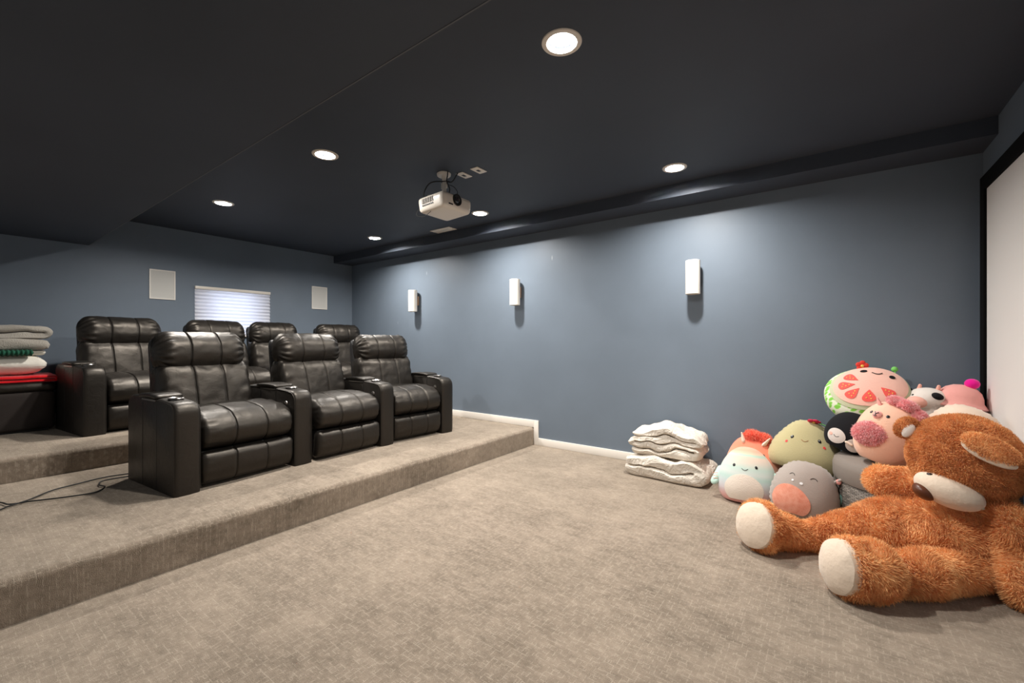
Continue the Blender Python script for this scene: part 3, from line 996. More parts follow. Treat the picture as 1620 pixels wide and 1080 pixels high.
def make_arm(t, x0, w=0.15, inner=1, control=True):
    V, F = arm_mesh(x0, w)
    a = MB().add(V, F).build('arm', M['leather'], t)
    # piping along the front edge and the two vertical seams of the side panel
    pp = MB()
    for xs in (x0 + .0015, x0 + w - .0015):
        pts = [(xs, .010, z) for z in np.linspace(.02, .50, 6)]
        for k in range(1, 7):
            q = PI / 2 * k / 6
            pts.append((xs, .075 + .008 - .072 * math.cos(q), .515 + .075 * math.sin(q)))
        for y in np.linspace(.12, .66, 8):
            pts.append((xs, y, .591 + 0.022 * math.sin((y - .075) / .695 * PI * .8)))
        pp.tube(pts, .0034, 6)
    pp.build('piping', M['leather'], a)
    sm_ = MB()
    for xs in (x0, x0 + w):
        for y in (.27, .50):
            sm_.box(xs - .0012, xs + .0012, y - .003, y + .003, .01, .582)
    sm_.build('side_seam', M['cord'], a, smooth=False)
    # storage lid and cup holder on top
    def lid_warp(P):
        P = P.copy()
        P[:, 2] += .004 - 0.35 * (P[:, 1]) ** 2
        return P
    lid = cushion('storage_lid', (w + .012, .29, .026), (.010, .02, .010), M['leather'], t, puff=(0, 0, .004), wr=.001, warp=lid_warp)
    lid.location = (x0 + w / 2, .42, .625)
    MB().box(x0 - .005, x0 + .002, .28, .50, .596, .606).build('latch_strip', M['chrome'], lid)
    # the lid empty-space parent transform: move strip back into lid space
    for c in lid.children:
        c.location = (-lid.location[0], -lid.location[1], -lid.location[2])
    MB().lathe([(.030, -.030), (.034, .002), (.044, .006), (.047, .002), (.046, -.002)], 28, (x0 + w / 2, .175, .617)).lathe([(.0005, -.028), (.031, -.028)], 28, (x0 + w / 2, .175, .617)).build('cup_holder', M['chrome'], t)
    if control:
        xi = x0 if inner < 0 else x0 + w
        s_ = -1 if inner < 0 else 1
        bz = MB().lathe([(.0005, .006), (.014, .006), (.019, .004), (.021, 0), (.021, -.003)], 20, (0, 0, 0), 'x')
        b = bz.build('recline_button', M['chrome'], t)
        b.scale = (s_, 1, 1)
        b.location = (xi + s_ * .001, .125, .50)

def make_recliner(label, loc, seat_w, left_arm, right_arm, rz=0.0, seed=0.0, cushion_w=0.0, twist=0.0, bdx=0.0):
    """local x runs along the row, the front faces -y"""
    t = root('recliner', label, 'recliner', loc, (0, 0, PI / 2 + rz), 'black leather home theatre recliners')
    x = 0.0
    aw = .15
    if left_arm:
        make_arm(t, 0, aw, inner=1, control=True); x += aw + .005
    sw = seat_w
    cx = x + sw / 2
    if right_arm:
        make_arm(t, x + sw + .005, aw, inner=-1)
    sm = (-sw / 6, sw / 6)
    # base under the seat
    MB().box(x + .02, x + sw - .02, .06, .70, .03, .25).build('base', M['shell'], t, bevel=.008)
    # footrest panel
    def fw_(P):
        P = P.copy()
        P[:, 1] += 0.04 * np.clip(-P[:, 2] / .12, 0, 1) ** 2
        return P
    f = cushion('footrest', (sw - .006, .10, .225), (.03, .045, .035), M['leather'], t, puff=(.004, .020, .006), seams=sm, wr=.003, gather=.0025, warp=fw_, seed=seed)
    f.location = (cx, .052, .133)
    # seat cushion with waterfall front
    def sw_(P):
        P = P.copy()
        yn = (P[:, 1] + .29) / .58
        P[:, 2] += 0.020 * np.sin(np.clip(yn, 0, 1) * PI) + 0.035 * yn - 0.01
        P[:, 1] -= 0.012 * np.clip(P[:, 2] / .1, -1, 1)
        return P
    s_ = cushion('seat', (sw - .002, .58, .235), (.035, .13, .105), M['leather'], t, puff=(.006, .012, .022), seams=sm, wr=.004, gather=.004, warp=sw_, seed=seed + 1)
    s_.location = (cx, .285, .365)
    # backrest (lower) and pillow-like headrest, both reclined
    bw = sw + cushion_w
    tilt = R(-14)
    b = cushion('backrest', (bw + .015, .19, .50), (.040, .060, .11), M['leather'], t, puff=(.006, .040, .01), seams=(-bw / 6, bw / 6), wr=.007, gather=.006, seed=seed + 2, dens=.0145)
    b.location = (cx + bdx * .8, .625, .585); b.rotation_euler = (tilt, 0, twist)
    h = cushion('headrest', (bw + .012, .205, .300), (.10, .10, .130), M['leather'], t, puff=(.004, .022, .012), seams=(-bw / 6, bw / 6), wr=.006, gather=.008, seed=seed + 5, dens=.0125)
    h.location = (cx + bdx, .675, .918); h.rotation_euler = (R(-12), 0, twist)
    sh = cushion('back_shell', (bw - .05, .07, .86), (.03, .03, .06), M['shell'], t, puff=(0, .01, 0), wr=.001)
    sh.location = (cx + bdx, .775, .59); sh.rotation_euler = (R(-7), 0, twist)
    return t

make_recliner('front-row black leather recliner at the left end, with two armrests', (-3.365, .923, Z1), .65, True, True, R(5.2), 1.0, cushion_w=-.03, bdx=-.055)
make_recliner('middle black leather recliner of the front row', (-3.400, 1.907, Z1), .63, False, True, R(2.2), 11.3, twist=R(2), bdx=-.025)
make_recliner('front-row black leather recliner at the right end, nearest the long wall', (-3.440, 2.702, Z1), .60, False, True, R(-4.5), 23.7, cushion_w=.035, bdx=-.025)
XF2 = -5.16
make_recliner('rear-row black leather recliner at the far left, beside the pile of blankets', (XF2, .779, Z2), .645, True, False, R(6), 31.0, bdx=-.02)
make_recliner('second rear-row black recliner from the left, before the left half of the window blind', (XF2 - .03, 1.60, Z2), .635, True, False, R(3.5), 43.0, cushion_w=-.03, bdx=-.012)
make_recliner('third rear-row black recliner, its back touching its left neighbour', (XF2 - .075, 2.405, Z2), .62, False, True, R(2), 57.0, cushion_w=-.03)
make_recliner('rear-row black leather recliner at the right end, nearest the room corner', (XF2 - .06, 3.205, Z2), .65, False, True, R(-5), 71.0)

# ------------------------------------------------------------------ cords on the lower platform
zc = Z1 + .0065
c1 = [(-4.23, .88), (-4.257, .75), (-4.21, .596), (-4.161, .476), (-4.032, .361), (-3.973, .277), (-3.93, .22), (-4.0, .10)]
c2 = [(-4.14, .88), (-4.161, .733), (-4.07, .69), (-3.978, .704), (-3.883, .638), (-3.919, .498), (-3.985, .37), (-4.016, .282), (-4.11, .251), (-4.25, .16)]
for pts, lb in ((c1, 'thin black cord on the lower platform, the straighter strand running left'), (c2, 'thin black cord with a tight bend by the armrest, looping across the platform')):
    o = MB().tube(wire([(a, b, zc + .0035 * (lb[11] == 'c')) for a, b in pts], 60), .0045, 8).build('power_cord', M['cord'])
    tag(o, lb, 'cord', 'cords on the platform')

# ------------------------------------------------------------------ folded textiles
def folded(name, L, W, levels, th, m, parent=None, seed=0.0, wr=.012, sag=0.0, ends=True, skew=0.0):
    """one cloth folded to and fro: serpentine cross-section seen from the front, rounded turns at both sides"""
    path = []
    for k in range(levels):
        z = th * (k + .5)
        sgn = 1 if k % 2 == 0 else -1
        a = L / 2 - th * .5
        xs = np.linspace(-a * sgn, a * sgn, 26)
        for x in xs:
            path.append((x, z))
        if k < levels - 1:
            for q in range(1, 7):
                t = PI * q / 7 - PI / 2
                path.append((sgn * (a + th * .5 * math.cos(t)), z + th * .5 + th * .5 * math.sin(t)))
    P = np.array(path)
    T = np.gradient(P, axis=0); T /= np.linalg.norm(T, axis=1, keepdims=True)
    N = np.stack([-T[:, 1], T[:, 0]], axis=1)
    hw = th * .47
    up, dn = P + N * hw, P - N * hw
    capR = [P[-1] + hw * (T[-1] * math.sin(a) + N[-1] * math.cos(a)) for a in (PI * .25, PI * .5, PI * .75)]
    capL = [P[0] + hw * (-T[0] * math.sin(a) - N[0] * math.cos(a)) for a in (PI * .25, PI * .5, PI * .75)]
    ring = np.concatenate([up, capR, dn[::-1], capL])
    ys = np.concatenate([[-W / 2, -W / 2 + .006, -W / 2 + .02], np.linspace(-W / 2 + .04, W / 2 - .04, 16), [W / 2 - .02, W / 2 - .006, W / 2]])
    mid = np.concatenate([P, np.repeat(P[-1:], 3, 0), P[::-1], np.repeat(P[:1], 3, 0)])
    V, F = [], []
    for y in ys:
        e = min(y + W / 2, W / 2 - y)
        k = math.sqrt(max(0, 1 - (1 - min(e / .035, 1)) ** 2))
        kk = .25 + .75 * k
        for i, (a, b) in enumerate(ring):
            x = mid[i][0] + (a - mid[i][0]) * kk
            z = mid[i][1] + (b - mid[i][1]) * kk
            lev = z / th
            x += .018 * mnoise.noise((lev * .9, y * 3, seed)) + skew * z
            yy = y + .022 * mnoise.noise((x * 4, lev * 1.7, seed + 5)) * (1 if abs(y) > W / 2 - .08 else .3)
            V.append([x, yy, z])
    V = np.array(V)
    H = th * levels
    d = nz3(V, 6, seed) * wr + nz3(V, 15, seed + 2) * wr * .5
    V[:, 2] += d * np.clip(V[:, 2] / (th * .8), 0, 1)
    V[:, 0] += nz3(V, 9, seed + 9) * wr * .6
    V[:, 2] -= sag * ((V[:, 0] / (L / 2)) ** 2) * V[:, 2] / H
    V[:, 2] = np.maximum(V[:, 2], 0.0)
    n = len(ring)
    for j in range(len(ys) - 1):
        for i in range(n):
            a, b = j * n + i, j * n + (i + 1) % n
            F.append((a, b, b + n, a + n))
    # close the ends as strips between the two faces of the cloth
    np_ = len(P)
    for base, fl in ((0, True), ((len(ys) - 1) * n, False)):
        for i in range(np_ - 1):
            a, b = base + i, base + i + 1
            c, d_ = base + np_ + 3 + (np_ - 1 - i), base + np_ + 3 + (np_ - 2 - i)
            F.append((a, b, d_, c) if fl else (c, d_, b, a))
        F.append((base + np_ - 1, base + np_, base + np_ + 1, base + np_ + 2, base + np_ + 3))
        F.append((base + 2 * np_ + 2, base + 2 * np_ + 3, base + 2 * np_ + 4, base + 2 * np_ + 5, base))
    return MB().add(V.tolist(), F).build(name, m, parent)

o = folded('folded_duvet', .66, .40, 2, .098, M['duvet'], seed=2.0, wr=.030, sag=.03)
o.location = (-1.175, 3.925, 0.0); o.rotation_euler = (0, 0, R(-2))
tag(o, 'thick white folded duvet at the bottom of the white bedding pile on the floor', 'duvet')
o = folded('folded_comforter', .56, .36, 4, .062, M['duvet'], seed=7.0, wr=.036, sag=.045)
o.location = (-1.175, 3.945, 0.192); o.rotation_euler = (0, 0, R(2))
tag(o, 'rumpled white comforter folded several times on top of the thick duvet', 'comforter')

# pile of blankets on the dark ottoman at the left
ot = root('storage_ottoman', 'dark upholstered ottoman under the stack of blankets at the left edge', 'ottoman', (-6.12, .36, Z2))
b = cushion('body', (.56, .66, .35), (.03, .03, .03), M['dark_fabric'], ot, puff=(.006, .006, 0), wr=.002); b.location = (0, 0, .195)
b = cushion('cushion_top', (.58, .68, .08), (.03, .03, .035), M['leather'], ot, puff=(0, 0, .008), wr=.003); b.location = (0, 0, .405)
MB().box(-.24, .24, -.29, .29, 0, .03).build('plinth', M['black'], ot)
zt = Z2 + .448
o = folded('red_blanket', .66, .52, 2, .032, M['red'], seed=3.0, wr=.006); o.location = (-6.12, .38, zt); o.rotation_euler = (0, 0, PI / 2)
tag(o, 'bright red folded fleece blanket lying directly on the dark ottoman', 'blanket')
def pil(P):
    P = P.copy()
    e = np.maximum(np.abs(P[:, 0]) / .26, np.abs(P[:, 1]) / .21)
    P[:, 2] *= np.clip(1.1 - .55 * e ** 3, .2, 1.1)
    return P
o = cushion('bed_pillow', (.52, .42, .15), (.06, .06, .07), M['cream_cotton'], None, puff=(.0, .0, .02), wr=.010, gather=.004, warp=pil, seed=4.0)
o.location = (-6.10, .39, zt + .064 + .100); o.rotation_euler = (0, 0, PI / 2)
tag(o, 'cream cotton pillow between the red blanket and the knitted throw', 'pillow')
kz = zt + .064 + .186
kn = folded('cream_throw', .54, .40, 1, .05, M['cream_cotton'], seed=6.0, wr=.003); kn.location = (-6.14, .37, kz - .004); kn.rotation_euler = (0, 0, PI / 2)
tag(kn, 'thin cream folded throw peeking out beside the green ribbed knit', 'throw blanket')
# green ribbed knit: a soft roll of ribs in front of the cream throw
V, F = [], []
n = 16
ny = 120
for j in range(ny + 1):
    y = -.22 + .44 * j / ny
    rr = .030 * (1 + .16 * math.sin(y * 2 * PI / .028)) * (1 if j < ny - 3 else (.9, .7, .4, .02)[j - ny + 3])
    for k in range(n):
        a = 2 * PI * k / n
        V.append((rr * 1.5 * math.cos(a), y, rr * .9 * math.sin(a)))
for j in range(ny):
    for k in range(n):
        a, b = j * n + k, j * n + (k + 1) % n
        F.append((a, b, b + n, a + n))
F.append(tuple(range(n))[::-1])
o = MB().add(V, F).build('knitted_throw', M['green_knit']); o.location = (-5.885, .34, kz + .024)
tag(o, 'dark green ribbed knitted throw in the middle of the blanket stack', 'throw blanket')
o = folded('grey_blanket', .60, .46, 1, .105, M['grey_blanket'], seed=8.0, wr=.012); o.location = (-6.12, .37, kz + .046); o.rotation_euler = (0, 0, PI / 2)
tag(o, 'lower of the two grey fleece blankets, just above the green knit', 'blanket', 'grey fleece blankets on the stack')
o = folded('grey_blanket', .57, .44, 2, .062, M['grey_blanket'], seed=9.5, wr=.016); o.location = (-6.13, .37, kz + .046 + .103); o.rotation_euler = (0, 0, PI / 2)
tag(o, 'topmost grey fleece blanket of the stack on the dark ottoman', 'blanket', 'grey fleece blankets on the stack')

# ------------------------------------------------------------------ round wicker ottoman
OX, OY, OR = .395, 3.74, .385
wo = root('wicker_ottoman', 'round grey wicker ottoman with taupe cushion under the plush toys', 'ottoman', (OX, OY, 0))
n = 96
V, F, UVs = [], [], []
for (r_, z) in ((OR - .012, 0.0), (OR - .004, .012), (OR - .004, .262), (OR - .012, .272)):
    for k in range(n + 1):
        a = 2 * PI * k / n
        V.append((r_ * math.cos(a), r_ * math.sin(a), z)); UVs.append((a * OR, z))
for i in range(3):
    for k in range(n):
        a = i * (n + 1) + k
        F.append((a, a + 1, a + n + 2, a + n + 1))
mesh_np('wicker_base', V, F, M['wicker'], wo, uv=UVs)
prof = [(.0005, .268), (OR - .03, .268), (OR - .004, .278), (OR + .003, .30), (OR + .004, .37), (OR - .006, .405), (OR - .035, .425), (OR * .6, .432), (.0005, .434)]
MB().lathe(prof, 72).build('seat_cushion', M['cush'], wo)

# ------------------------------------------------------------------ plush toys
class Egg:
    def __init__(s, a, b, c, taper=.25, flat=.82, pw=.9, seed=0.0, wr=.006, gather=.0, zexp=1.0, bend=0.0):
        s.__dict__.update(locals())
    def S(s, az, el, off=0.0):
        ce = abs(math.cos(el)) ** s.pw
        se = math.sin(el)
        rr = ce * (1 - s.taper * se)
        sa, ca = math.sin(az), math.cos(az)
        x = s.a * rr * math.copysign(abs(sa) ** .92, sa)
        y = -s.b * rr * math.copysign(abs(ca) ** .92, ca)
        z = s.c * se
        zf = -s.c * s.flat
        if z < zf:
            z = zf + (z - zf) * .15
        v = Vector((x, y, z))
        nrm = Vector((x / s.a ** 2, y / s.b ** 2, z / s.c ** 2 + 1e-6)).normalized()
        d = mnoise.noise((x * 6 + s.seed, y * 6, z * 6)) * s.wr
        if s.gather:
            w = max(0, 1 - abs(abs(az) - PI / 2) / .6)
            d += s.gather * w * math.sin(el * 34 + 2 * mnoise.noise((el * 3, az, s.seed)))
        v += nrm * (d + off)
        v.x += s.bend * (z / s.c) ** 2
        return v
    def mesh(s, name, m, parent, nu=72, nv=48):
        V, F = [], []
        for j in range(nv + 1):
            el = -PI / 2 + PI * j / nv
            for i in range(nu):
                V.append(s.S(-PI + 2 * PI * i / nu, el * .9999))
        for j in range(nv):
            for i in range(nu):
                a, b = j * nu + i, j * nu + (i + 1) % nu
                F.append((a, b, b + nu, a + nu))
        return MB().add(V, F).build(name, m, parent)
    def decal(s, name, az, el, ra, re, m, parent, th=.003, rot=0.0, bulge=0.0, cut=None, n=28, rings=7, wedge=None):
        """appliqué / embroidery that follows the body surface, th thick, domed by bulge"""
        V, F = [], []
        cr_, sr_ = math.cos(rot), math.sin(rot)
        def pt(rho, k, off):
            t = 2 * PI * k / n
            u, v = rho * math.cos(t), rho * math.sin(t)
            if wedge is not None:
                v *= wedge - (wedge - .12) * math.cos(t)
            if cut is not None:
                v = max(v, cut)
            U, W = (u * cr_ - v * sr_), (u * sr_ + v * cr_)
            return s.S(az + ra * U, el + re * W, off)
        rows = [(r_ / rings, th + bulge * (1 - (r_ / rings) ** 2)) for r_ in range(1, rings + 1)] + [(1.0, -.004)]
        V.append(s.S(az, el, th + bulge))
        for rho, off in rows:
            for k in range(n):
                V.append(pt(rho, k, off))
        for k in range(n):
            F.append((0, 1 + k, 1 + (k + 1) % n))
        for i in range(len(rows) - 1):
            for k in range(n):
                a, b = 1 + i * n + k, 1 + i * n + (k + 1) % n
                F.append((a, b, b + n, a + n))
        return MB().add(V, F).build(name, m, parent)
    def line(s, name, pts, r, m, parent, lift=0.0):
        P = [s.S(a, e, r * .4 + lift) for a, e in pts]
        return MB().tube(wire(P, 24), r, 8).build(name, m, parent)

def face(eg, p, el=.15, dx=.42, er=.055, mouth=.0, mw=.10, mcol='eye', glint=False, smile=.04, az0=0.0, tilt=0.0):
    for s_ in (-1, 1):
        e = eg.decal('eye', az0 + s_ * dx, el + s_ * tilt, er, er * eg.a / eg.c * 1.0, M['eye'], p, th=.002, bulge=.002, n=20, rings=4)
        if glint:
            eg.decal('eye_glint', az0 + s_ * dx - .015, el + s_ * tilt + .02, er * .25, er * .25, M['glint'], e, th=.005, n=10, rings=2)
    eg.line('mouth', [(az0 - mw, mouth - tilt * .2 + smile * .4), (az0 - mw * .5, mouth - smile * .5), (az0, mouth - smile), (az0 + mw * .5, mouth - smile * .5), (az0 + mw, mouth + tilt * .2 + smile * .4)], .0018, M[mcol], p)

def facing(x, y, extra=0.0):
    return math.atan2(-x, y) + R(extra)

def conical(c, d, r, h, n=14, flat=.5):
    """small rounded ear/horn as a tapered capsule"""
    d = Vector(d).normalized()
    c = Vector(c)
    return tap(c, c + d * h, r, r * .35, n, flat)

def flower(p, c, rot, r, petal_m, centre_m, name='flower'):
    f = MB()
    rm = rot
    for k in range(5):
        a = 2 * PI * k / 5
        v = rm @ Vector((math.cos(a) * r * .6, 0, math.sin(a) * r * .6))
        f.ell((c[0] + v.x, c[1] + v.y, c[2] + v.z), (r * .5, r * .18, r * .5), 12, 8, rm)
    o = f.build(name, petal_m, p)
    v = rm @ Vector((0, -r * .15, 0))
    MB().ell((c[0] + v.x, c[1] + v.y, c[2] + v.z), (r * .28, r * .2, r * .28), 12, 8, rm).build('flower_centre', centre_m, o)
    return o

# 1 pastel striped toy on the floor
X, Y = -.515, 3.68
p = root('plush_toy', 'pastel mint and pink round plush with ivory belly beside the white bedding', 'plush toy', (X, Y, .176), (R(-8), 0, facing(X, Y, -6)), 'round plush toys in the corner')
g1 = Egg(.195, .145, .218, .20, .80, .75, seed=1.0, wr=.006)
g1.mesh('body', M['pastel'], p)
face(g1, p, .42, .42, .060, .32, .10)
g1.decal('belly_patch', -.03, -.42, .66, .56, M['belly'], p, th=.004, cut=-.62, n=40)
for s_ in (-1, 1):
    c = g1.S(s_ * 1.45, .0)
    V, F = tap((c.x - s_ * .01, c.y, c.z + .03), (c.x + s_ * .02, c.y - .03, c.z - .055), .030, .036, 16, .6)
    fn = MB().add(V, F).build('fin', M['mintp'], p)
    st = MB()
    for k in range(3):
        st.tube([(c.x + s_ * .01 - .02, c.y - .055, c.z - .02 * k + .0), (c.x + s_ * .01 + .015, c.y - .055, c.z - .02 * k + .006)], .0018, 6)
    st.build('fin_stitching', M['coral_patch'], fn)

# 2 coral maned toy behind it
X, Y = -.51, 3.95
p = root('plush_toy', 'coral plush with a shaggy coral mane, half hidden behind the pastel one', 'plush toy', (X, Y, .18), (R(-4), 0, facing(X, Y, -8)), 'round plush toys in the corner')
g2 = Egg(.205, .13, .255, .15, .80, .75, seed=5.0, wr=.005)
g2.mesh('body', M['pastel_coral'], p)
for s_ in (-1, 1):
    g2.decal('eye', s_ * .55 - .05, .50, .06, .05, M['eye'], p, th=.002, bulge=.002, n=20, rings=4)
V, F = conical(g2.S(-.55, 1.05), (-.25, -.1, 1), .030, .055)
MB().add(V, F).build('ear', M['cream_plush'], p)
V, F = conical(g2.S(.8, .95), (.6, -.1, .8), .030, .055)
MB().add(V, F).build('ear', M['cream_plush'], p)
me = fuse([ellp((.0, -.03, .262), (.055, .04, .032)), ellp((.07, -.02, .245), (.05, .04, .03)), ellp((.13, -.01, .20), (.035, .035, .03))], .008, 4)
furred(me, 'mane', M['coral_fur'], p, 5000, .026, .0026, curl=1.0, lean=.6, droop=.1, seed=3)
bpy.data.meshes.remove(me)

# purple toy low at the back, only a sliver seen
X, Y = -.20, 4.03
p = root('plush_toy', 'dark purple plush barely visible beneath the olive one', 'plush toy', (X, Y, .12), (0, 0, facing(X, Y, 0)), 'round plush toys in the corner')
Egg(.17, .12, .145, .15, .8, .75, seed=9.0).mesh('body', M['purple'], p)

# 3 olive toy with flower
X, Y = -.155, 3.95
p = root('plush_toy', 'olive green plush with red cheeks and a pink flower, against the wall', 'plush toy', (X, Y, .395), (R(-6), R(6), facing(X, Y, 4)), 'round plush toys in the corner')
g3 = Egg(.225, .14, .205, .38, .78, .72, seed=12.0, wr=.007, gather=.003)
g3.mesh('body', M['olive'], p)
face(g3, p, .36, .44, .058, .30, .10, 'brown_thread', True, az0=-.10)
for s_ in (-1, 1):
    g3.decal('cheek', -.10 + s_ * .56, .16, .045, .045, M['blush'], p, th=.002, n=16, rings=3)
c = g3.S(.25, 1.25)
flower(p, (c.x + .01, c.y, c.z + .012), Matrix.Rotation(R(70), 3, 'X'), .042, M['rose'], M['yellow'])
MB().add(*tap((c.x + .05, c.y, c.z + .004), (c.x + .115, c.y, c.z - .012), .008, .004, 10, .5)).build('leaf', M['lime'], p)

# 4 grey toy with coral belly, eyes closed
X, Y = -.148, 3.57
p = root('plush_toy', 'grey plush with closed eyes and furry coral belly patch on the floor', 'plush toy', (X, Y, .165), (R(-12), R(10), facing(X, Y, 6)), 'round plush toys in the corner')
g4 = Egg(.198, .15, .205, .12, .82, .72, seed=17.0, wr=.006, gather=.004)
g4.mesh('body', M['grey_plush'], p)
g4.decal('belly_patch', -.52, -.42, .62, .58, M['coral_patch'], p, th=.006, cut=-.62, n=40)
for a0 in (-.60, .10):
    g4.line('closed_eye', [(a0 - .10, .50), (a0 - .03, .555), (a0 + .05, .55), (a0 + .11, .49)], .0020, M['eye'], p)
for (a0, e0, r0) in ((-.50, .32, .04), (-.22, .28, .05), (-.72, .06, .05), (-.20, -.02, .06)):
    g4.decal('white_spot', a0, e0, r0, r0 * .8, M['glint'], p, th=.0025, n=14, rings=3)
c = g4.S(1.25, .62)
e_ = MB().add(*tap((c.x, c.y, c.z), (c.x + .02, c.y - .01, c.z + .02), .022, .020, 14, .6)).build('ear', M['grey_plush'], p)
MB().ell((c.x + .012, c.y - .018, c.z + .010), (.016, .008, .018), 14, 10).build('inner_ear', M['pink'], e_)
c = g4.S(1.5, .10)
MB().ell((c.x + .004, c.y - .01, c.z), (.014, .022, .042), 16, 12).build('side_spike', M['teal'], p)

# 5 penguin lying on the ottoman
X, Y = .11, 3.83
p = root('plush_toy', 'black and pale grey plush with closed eyes lying left on the ottoman cushion', 'plush toy', (X, Y, .555), (R(-14), R(22), facing(X, Y, -6)), 'round plush toys in the corner')
g5 = Egg(.145, .145, .150, .08, .85, .75, seed=21.0, wr=.004)
g5.mesh('body', M['ink_plush'], p)
g5.decal('face_patch', -.45, -.42, .42, .36, M['pale_plush'], p, th=.004, n=36, rot=R(-12))
g5.decal('face_patch', .38, -.52, .36, .34, M['pale_plush'], p, th=.004, n=36, rot=R(20))
g5.line('closed_eye', [(-.52, -.38), (-.44, -.44), (-.36, -.44), (-.28, -.38)], .0035, M['eye'], p)
g5.decal('cheek', -.68, -.38, .09, .07, M['pale_blush'], p, th=.006, n=16, rings=3)
c = g5.S(.02, -.50)
MB().add(*tap((c.x + .005, c.y - .002, c.z), (c.x + .03, c.y - .002, c.z - .004), .013, .012, 14, .7)).build('beak', M['cream_plush'], p)

# 6 big melon slice toy on top of the pile
p = root('plush_toy', 'big green-rinded pink fruit slice plush with red segments, topmost of the pile', 'plush toy', (.20, 3.96, .815), (R(-34), R(-12), facing(.20, 3.96, 12)), 'round plush toys in the corner')
g6 = Egg(.245, .125, .205, .0, 1.0, .80, seed=25.0, wr=.004)
g6.mesh('body', M['melon'], p, 96, 56)
g6.decal('rind_ring', .12, .14, 1.12, 1.02, M['melon_ring'], p, th=.004, n=64, rings=12)
fc = g6.decal('fruit_face', .13, .16, .96, .86, M['melon_face'], p, th=.008, n=64, rings=12)
cx6, ce6 = .08, .12
for k, an in enumerate((132, 172, 214, 256, 304)):
    q = R(an)
    a0, e0 = cx6 + .52 * math.cos(q), ce6 + .45 * math.sin(q)
    sg = g6.decal('fruit_segment', a0, e0, .215, .21, M['melon_seg'], p, th=.011, n=24, rings=5, rot=q + PI, wedge=.55)
    for (du, dv) in ((-.07, .045), (.0, -.03), (-.10, -.05), (.08, .0)):
        g6.decal('seed', a0 + du * math.cos(q + PI) - dv * math.sin(q + PI), e0 + du * math.sin(q + PI) + dv * math.cos(q + PI), .014, .022, M['yellow'], sg, th=.0135, n=8, rings=2)
for (a0, e0) in ((.08, .70), (.66, .28)):
    g6.decal('eye', a0, e0, .085, .070, M['eye'], p, th=.012, n=20, rings=4)
g6.line('mouth', [(.24, .56), (.30, .48), (.38, .45), (.48, .48)], .0030, M['eye'], p, .010)
c = g6.S(.20, 1.10, .01)
flower(p, (c.x, c.y - .005, c.z + .008), Matrix.Rotation(R(35), 3, 'X'), .036, M['redp'], M['yellow'])
c = g6.S(1.25, .62, .0)
MB().tube([(c.x - .005, c.y, c.z - .01), (c.x + .006, c.y - .004, c.z + .03)], .004, 8).ell((c.x + .006, c.y - .004, c.z + .034), (.019, .019, .019), 16, 12).build('stem', M['lime'], p)

# 7 pink / peach animal with fluffy cheek patch
X, Y = .29, 3.575
p = root('plush_toy', 'peach plush with pink snout, curly pink forelock and pink chest tuft', 'plush toy', (X, Y, .615), (R(-12), R(16), facing(X, Y, -6)), 'round plush toys in the corner')
g7 = Egg(.168, .15, .205, .05, .90, .78, seed=30.0, wr=.004)
g7.mesh('body', M['peach_plush'], p)
g7.decal('snout', -.50, .46, .165, .125, M['pink'], p, th=.006, bulge=.012, n=28)
for s_ in (-1, 1):
    g7.decal('eye', -.48 + s_ * .32, .50, .055, .050, M['eye'], p, th=.002, bulge=.002, n=20, rings=4)
P = [g7.S(-.50 + u, .46 + v, .019) for u, v in ((-.07, .05), (-.02, .0), (0, -.03), (.02, 0), (.07, .05))]
MB().tube(wire(P, 16), .0022, 6).tube(wire([g7.S(-.50, .43, .019), g7.S(-.50, .39, .019)], 4), .0022, 6).tube(wire([g7.S(-.56, .40, .017), g7.S(-.50, .37, .018), g7.S(-.44, .40, .017)], 8), .002, 6).build('mouth', M['eye'], p)
c = g7.S(-.42, -.16)
me = fuse([ellp((c.x, c.y + .015, c.z), (.085, .04, .068), Matrix.Rotation(R(-10), 3, 'Y'))], .007, 2)
furred(me, 'chest_tuft', M['pink_fur'], p, 9000, .017, .003, curl=1.4, lean=.5, droop=.1, clump=60, seed=4)
bpy.data.meshes.remove(me)
c = g7.S(-.20, 1.22)
me = fuse([ellp((c.x - .005, c.y + .0, c.z + .014), (.045, .035, .024)), ellp((c.x + .05, c.y - .02, c.z + .006), (.05, .035, .024)), ellp((c.x + .115, c.y - .02, c.z - .03), (.03, .03, .024))], .007, 4)
furred(me, 'forelock', M['pink_fur'], p, 7000, .017, .0026, curl=1.0, lean=.7, droop=.1, clump=40, seed=5)
bpy.data.meshes.remove(me)
c = g7.S(.95, .80)
MB().add(*tap((c.x, c.y, c.z), (c.x + .045, c.y - .02, c.z + .025), .024, .010, 14, .6)).build('ear', M['peach_plush'], p)
c = g7.S(-.9, .9)
MB().add(*tap((c.x, c.y, c.z), (c.x - .02, c.y - .01, c.z + .03), .018, .008, 14, .6)).build('ear', M['pink'], p)

